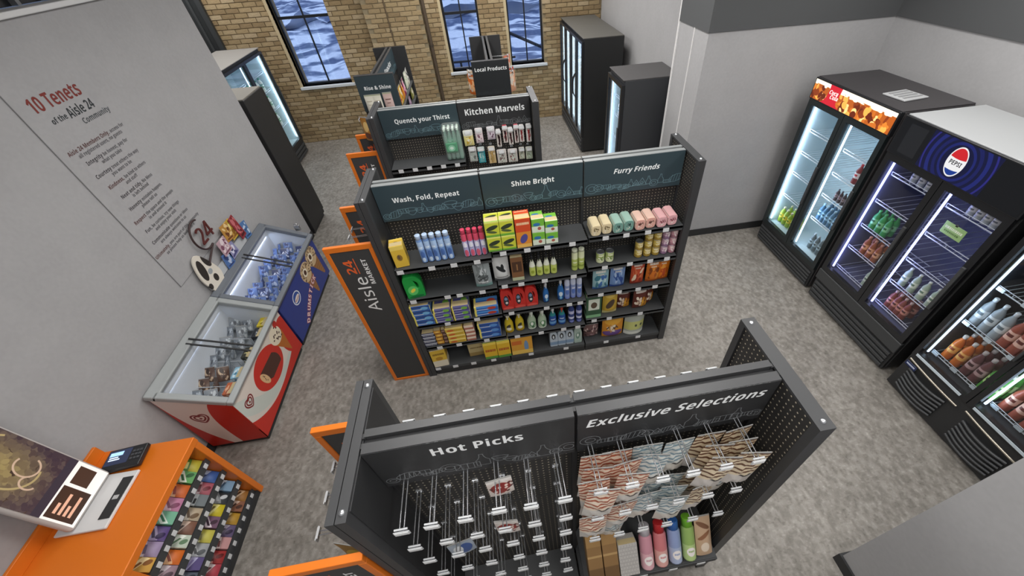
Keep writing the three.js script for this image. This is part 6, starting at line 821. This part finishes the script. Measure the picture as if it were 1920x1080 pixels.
// ================================================================= THE TENETS ON THE WALL
{
  const t = thing('tenets_panel', 'pale wall panel printed with ten tenets in red and grey', 'sign', [WX + 0.001, 1.13, -2.965]);
  const W = 0.8, H = 1.6;
  const draw = (paint) => (c, w, h) => {
    c.fillStyle = paint ? '#6a6668' : '#000'; c.fillRect(0, 0, w, h); const ink = (s) => paint ? s : '#fff'; c.textAlign = 'left'; c.textBaseline = 'alphabetic'; const k = w / W;    // pixels per metre
    c.fillStyle = ink('#7c2e28'); c.font = 'bold 150px sans-serif'; c.save(); c.translate(0.09 * k, 0.19 * k); c.scale(0.82, 1); c.fillText('10 Tenets', 0, 0); c.restore();
    c.fillStyle = ink('#2c3236'); c.font = 'bold 60px sans-serif'; c.fillText('of the', 0.15 * k, 0.275 * k); c.font = 'bold 108px sans-serif'; c.save(); c.translate(0.3 * k, 0.285 * k); c.scale(0.8, 1); c.fillText('Aisle 24', 0, 0); c.restore();
    c.fillStyle = ink('#4a5054'); c.font = 'bold 64px sans-serif'; c.fillText('Community', 0.36 * k, 0.345 * k);
    const lines = [['Aisle 24 Members Only,', 'access for', 'all registered users, no guests'], ['Integrity', 'be honest, pay for', 'what you take'], ['Courtesy', 'treat others the way', 'you want to be'], ['Kindness,', 'be kind to others', 'and staff'], ['Neat and tidy,', 'No Mess', 'is left behind'], ['Honesty', 'mistakes happen,', 'please tell us'], ['Respect', 'the space and the people', 'in and around it'], ['Fun,', 'be curious, try new things', 'and enjoy your visit'], ['Communicate', 'questions or ideas', 'are always welcome to us'], ['Ultimately,', 'you are part of this community', 'so please help us look after it']];
    c.textAlign = 'center'; lines.forEach(([a, b, d], i) => { const y = (0.46 + i * 0.0945) * k, cx = 0.36 * k; c.font = 'bold 48px sans-serif'; const wa = c.measureText(a + ' ').width; c.font = 'bold 42px sans-serif'; const wb = c.measureText(b).width, s = cx - (wa + wb) / 2; c.textAlign = 'left'; c.fillStyle = ink(i % 3 ? '#444246' : '#5c3c3a'); c.font = 'bold 48px sans-serif'; c.fillText(a, s, y); c.fillStyle = ink('#5a5a5e'); c.font = 'bold 42px sans-serif'; c.fillText(b, s + wa, y); c.textAlign = 'center'; c.fillText(d, cx, y + 0.036 * k); });
  };
  const tx = canvasTex(1024, 2048, draw(true)), al = canvasTex(1024, 2048, draw(false)); al.colorSpace = THREE.NoColorSpace;
  part('panel', metreUV(rbox2(0, 0.004, 0, HW - 1.13 - 0.002, -0.86, 0, 0.001)), WALL, t);
  const g = new THREE.PlaneGeometry(W - 0.004, H - 0.004); g.rotateY(Math.PI / 2); g.translate(0.0052, H / 2, -W / 2); part('print', g, new THREE.MeshStandardMaterial({ map: tx, alphaMap: al, transparent: true, roughness: 0.6 }), t);
  part('edge_trim', [box2(0, 0.006, 0, HW - 1.135, -0.002, 0.002), box2(0, 0.006, -0.002, 0.002, -0.86, 0)], M(0x8a8a8c, 0.5), t);
}
renderer.render(scene, camera);
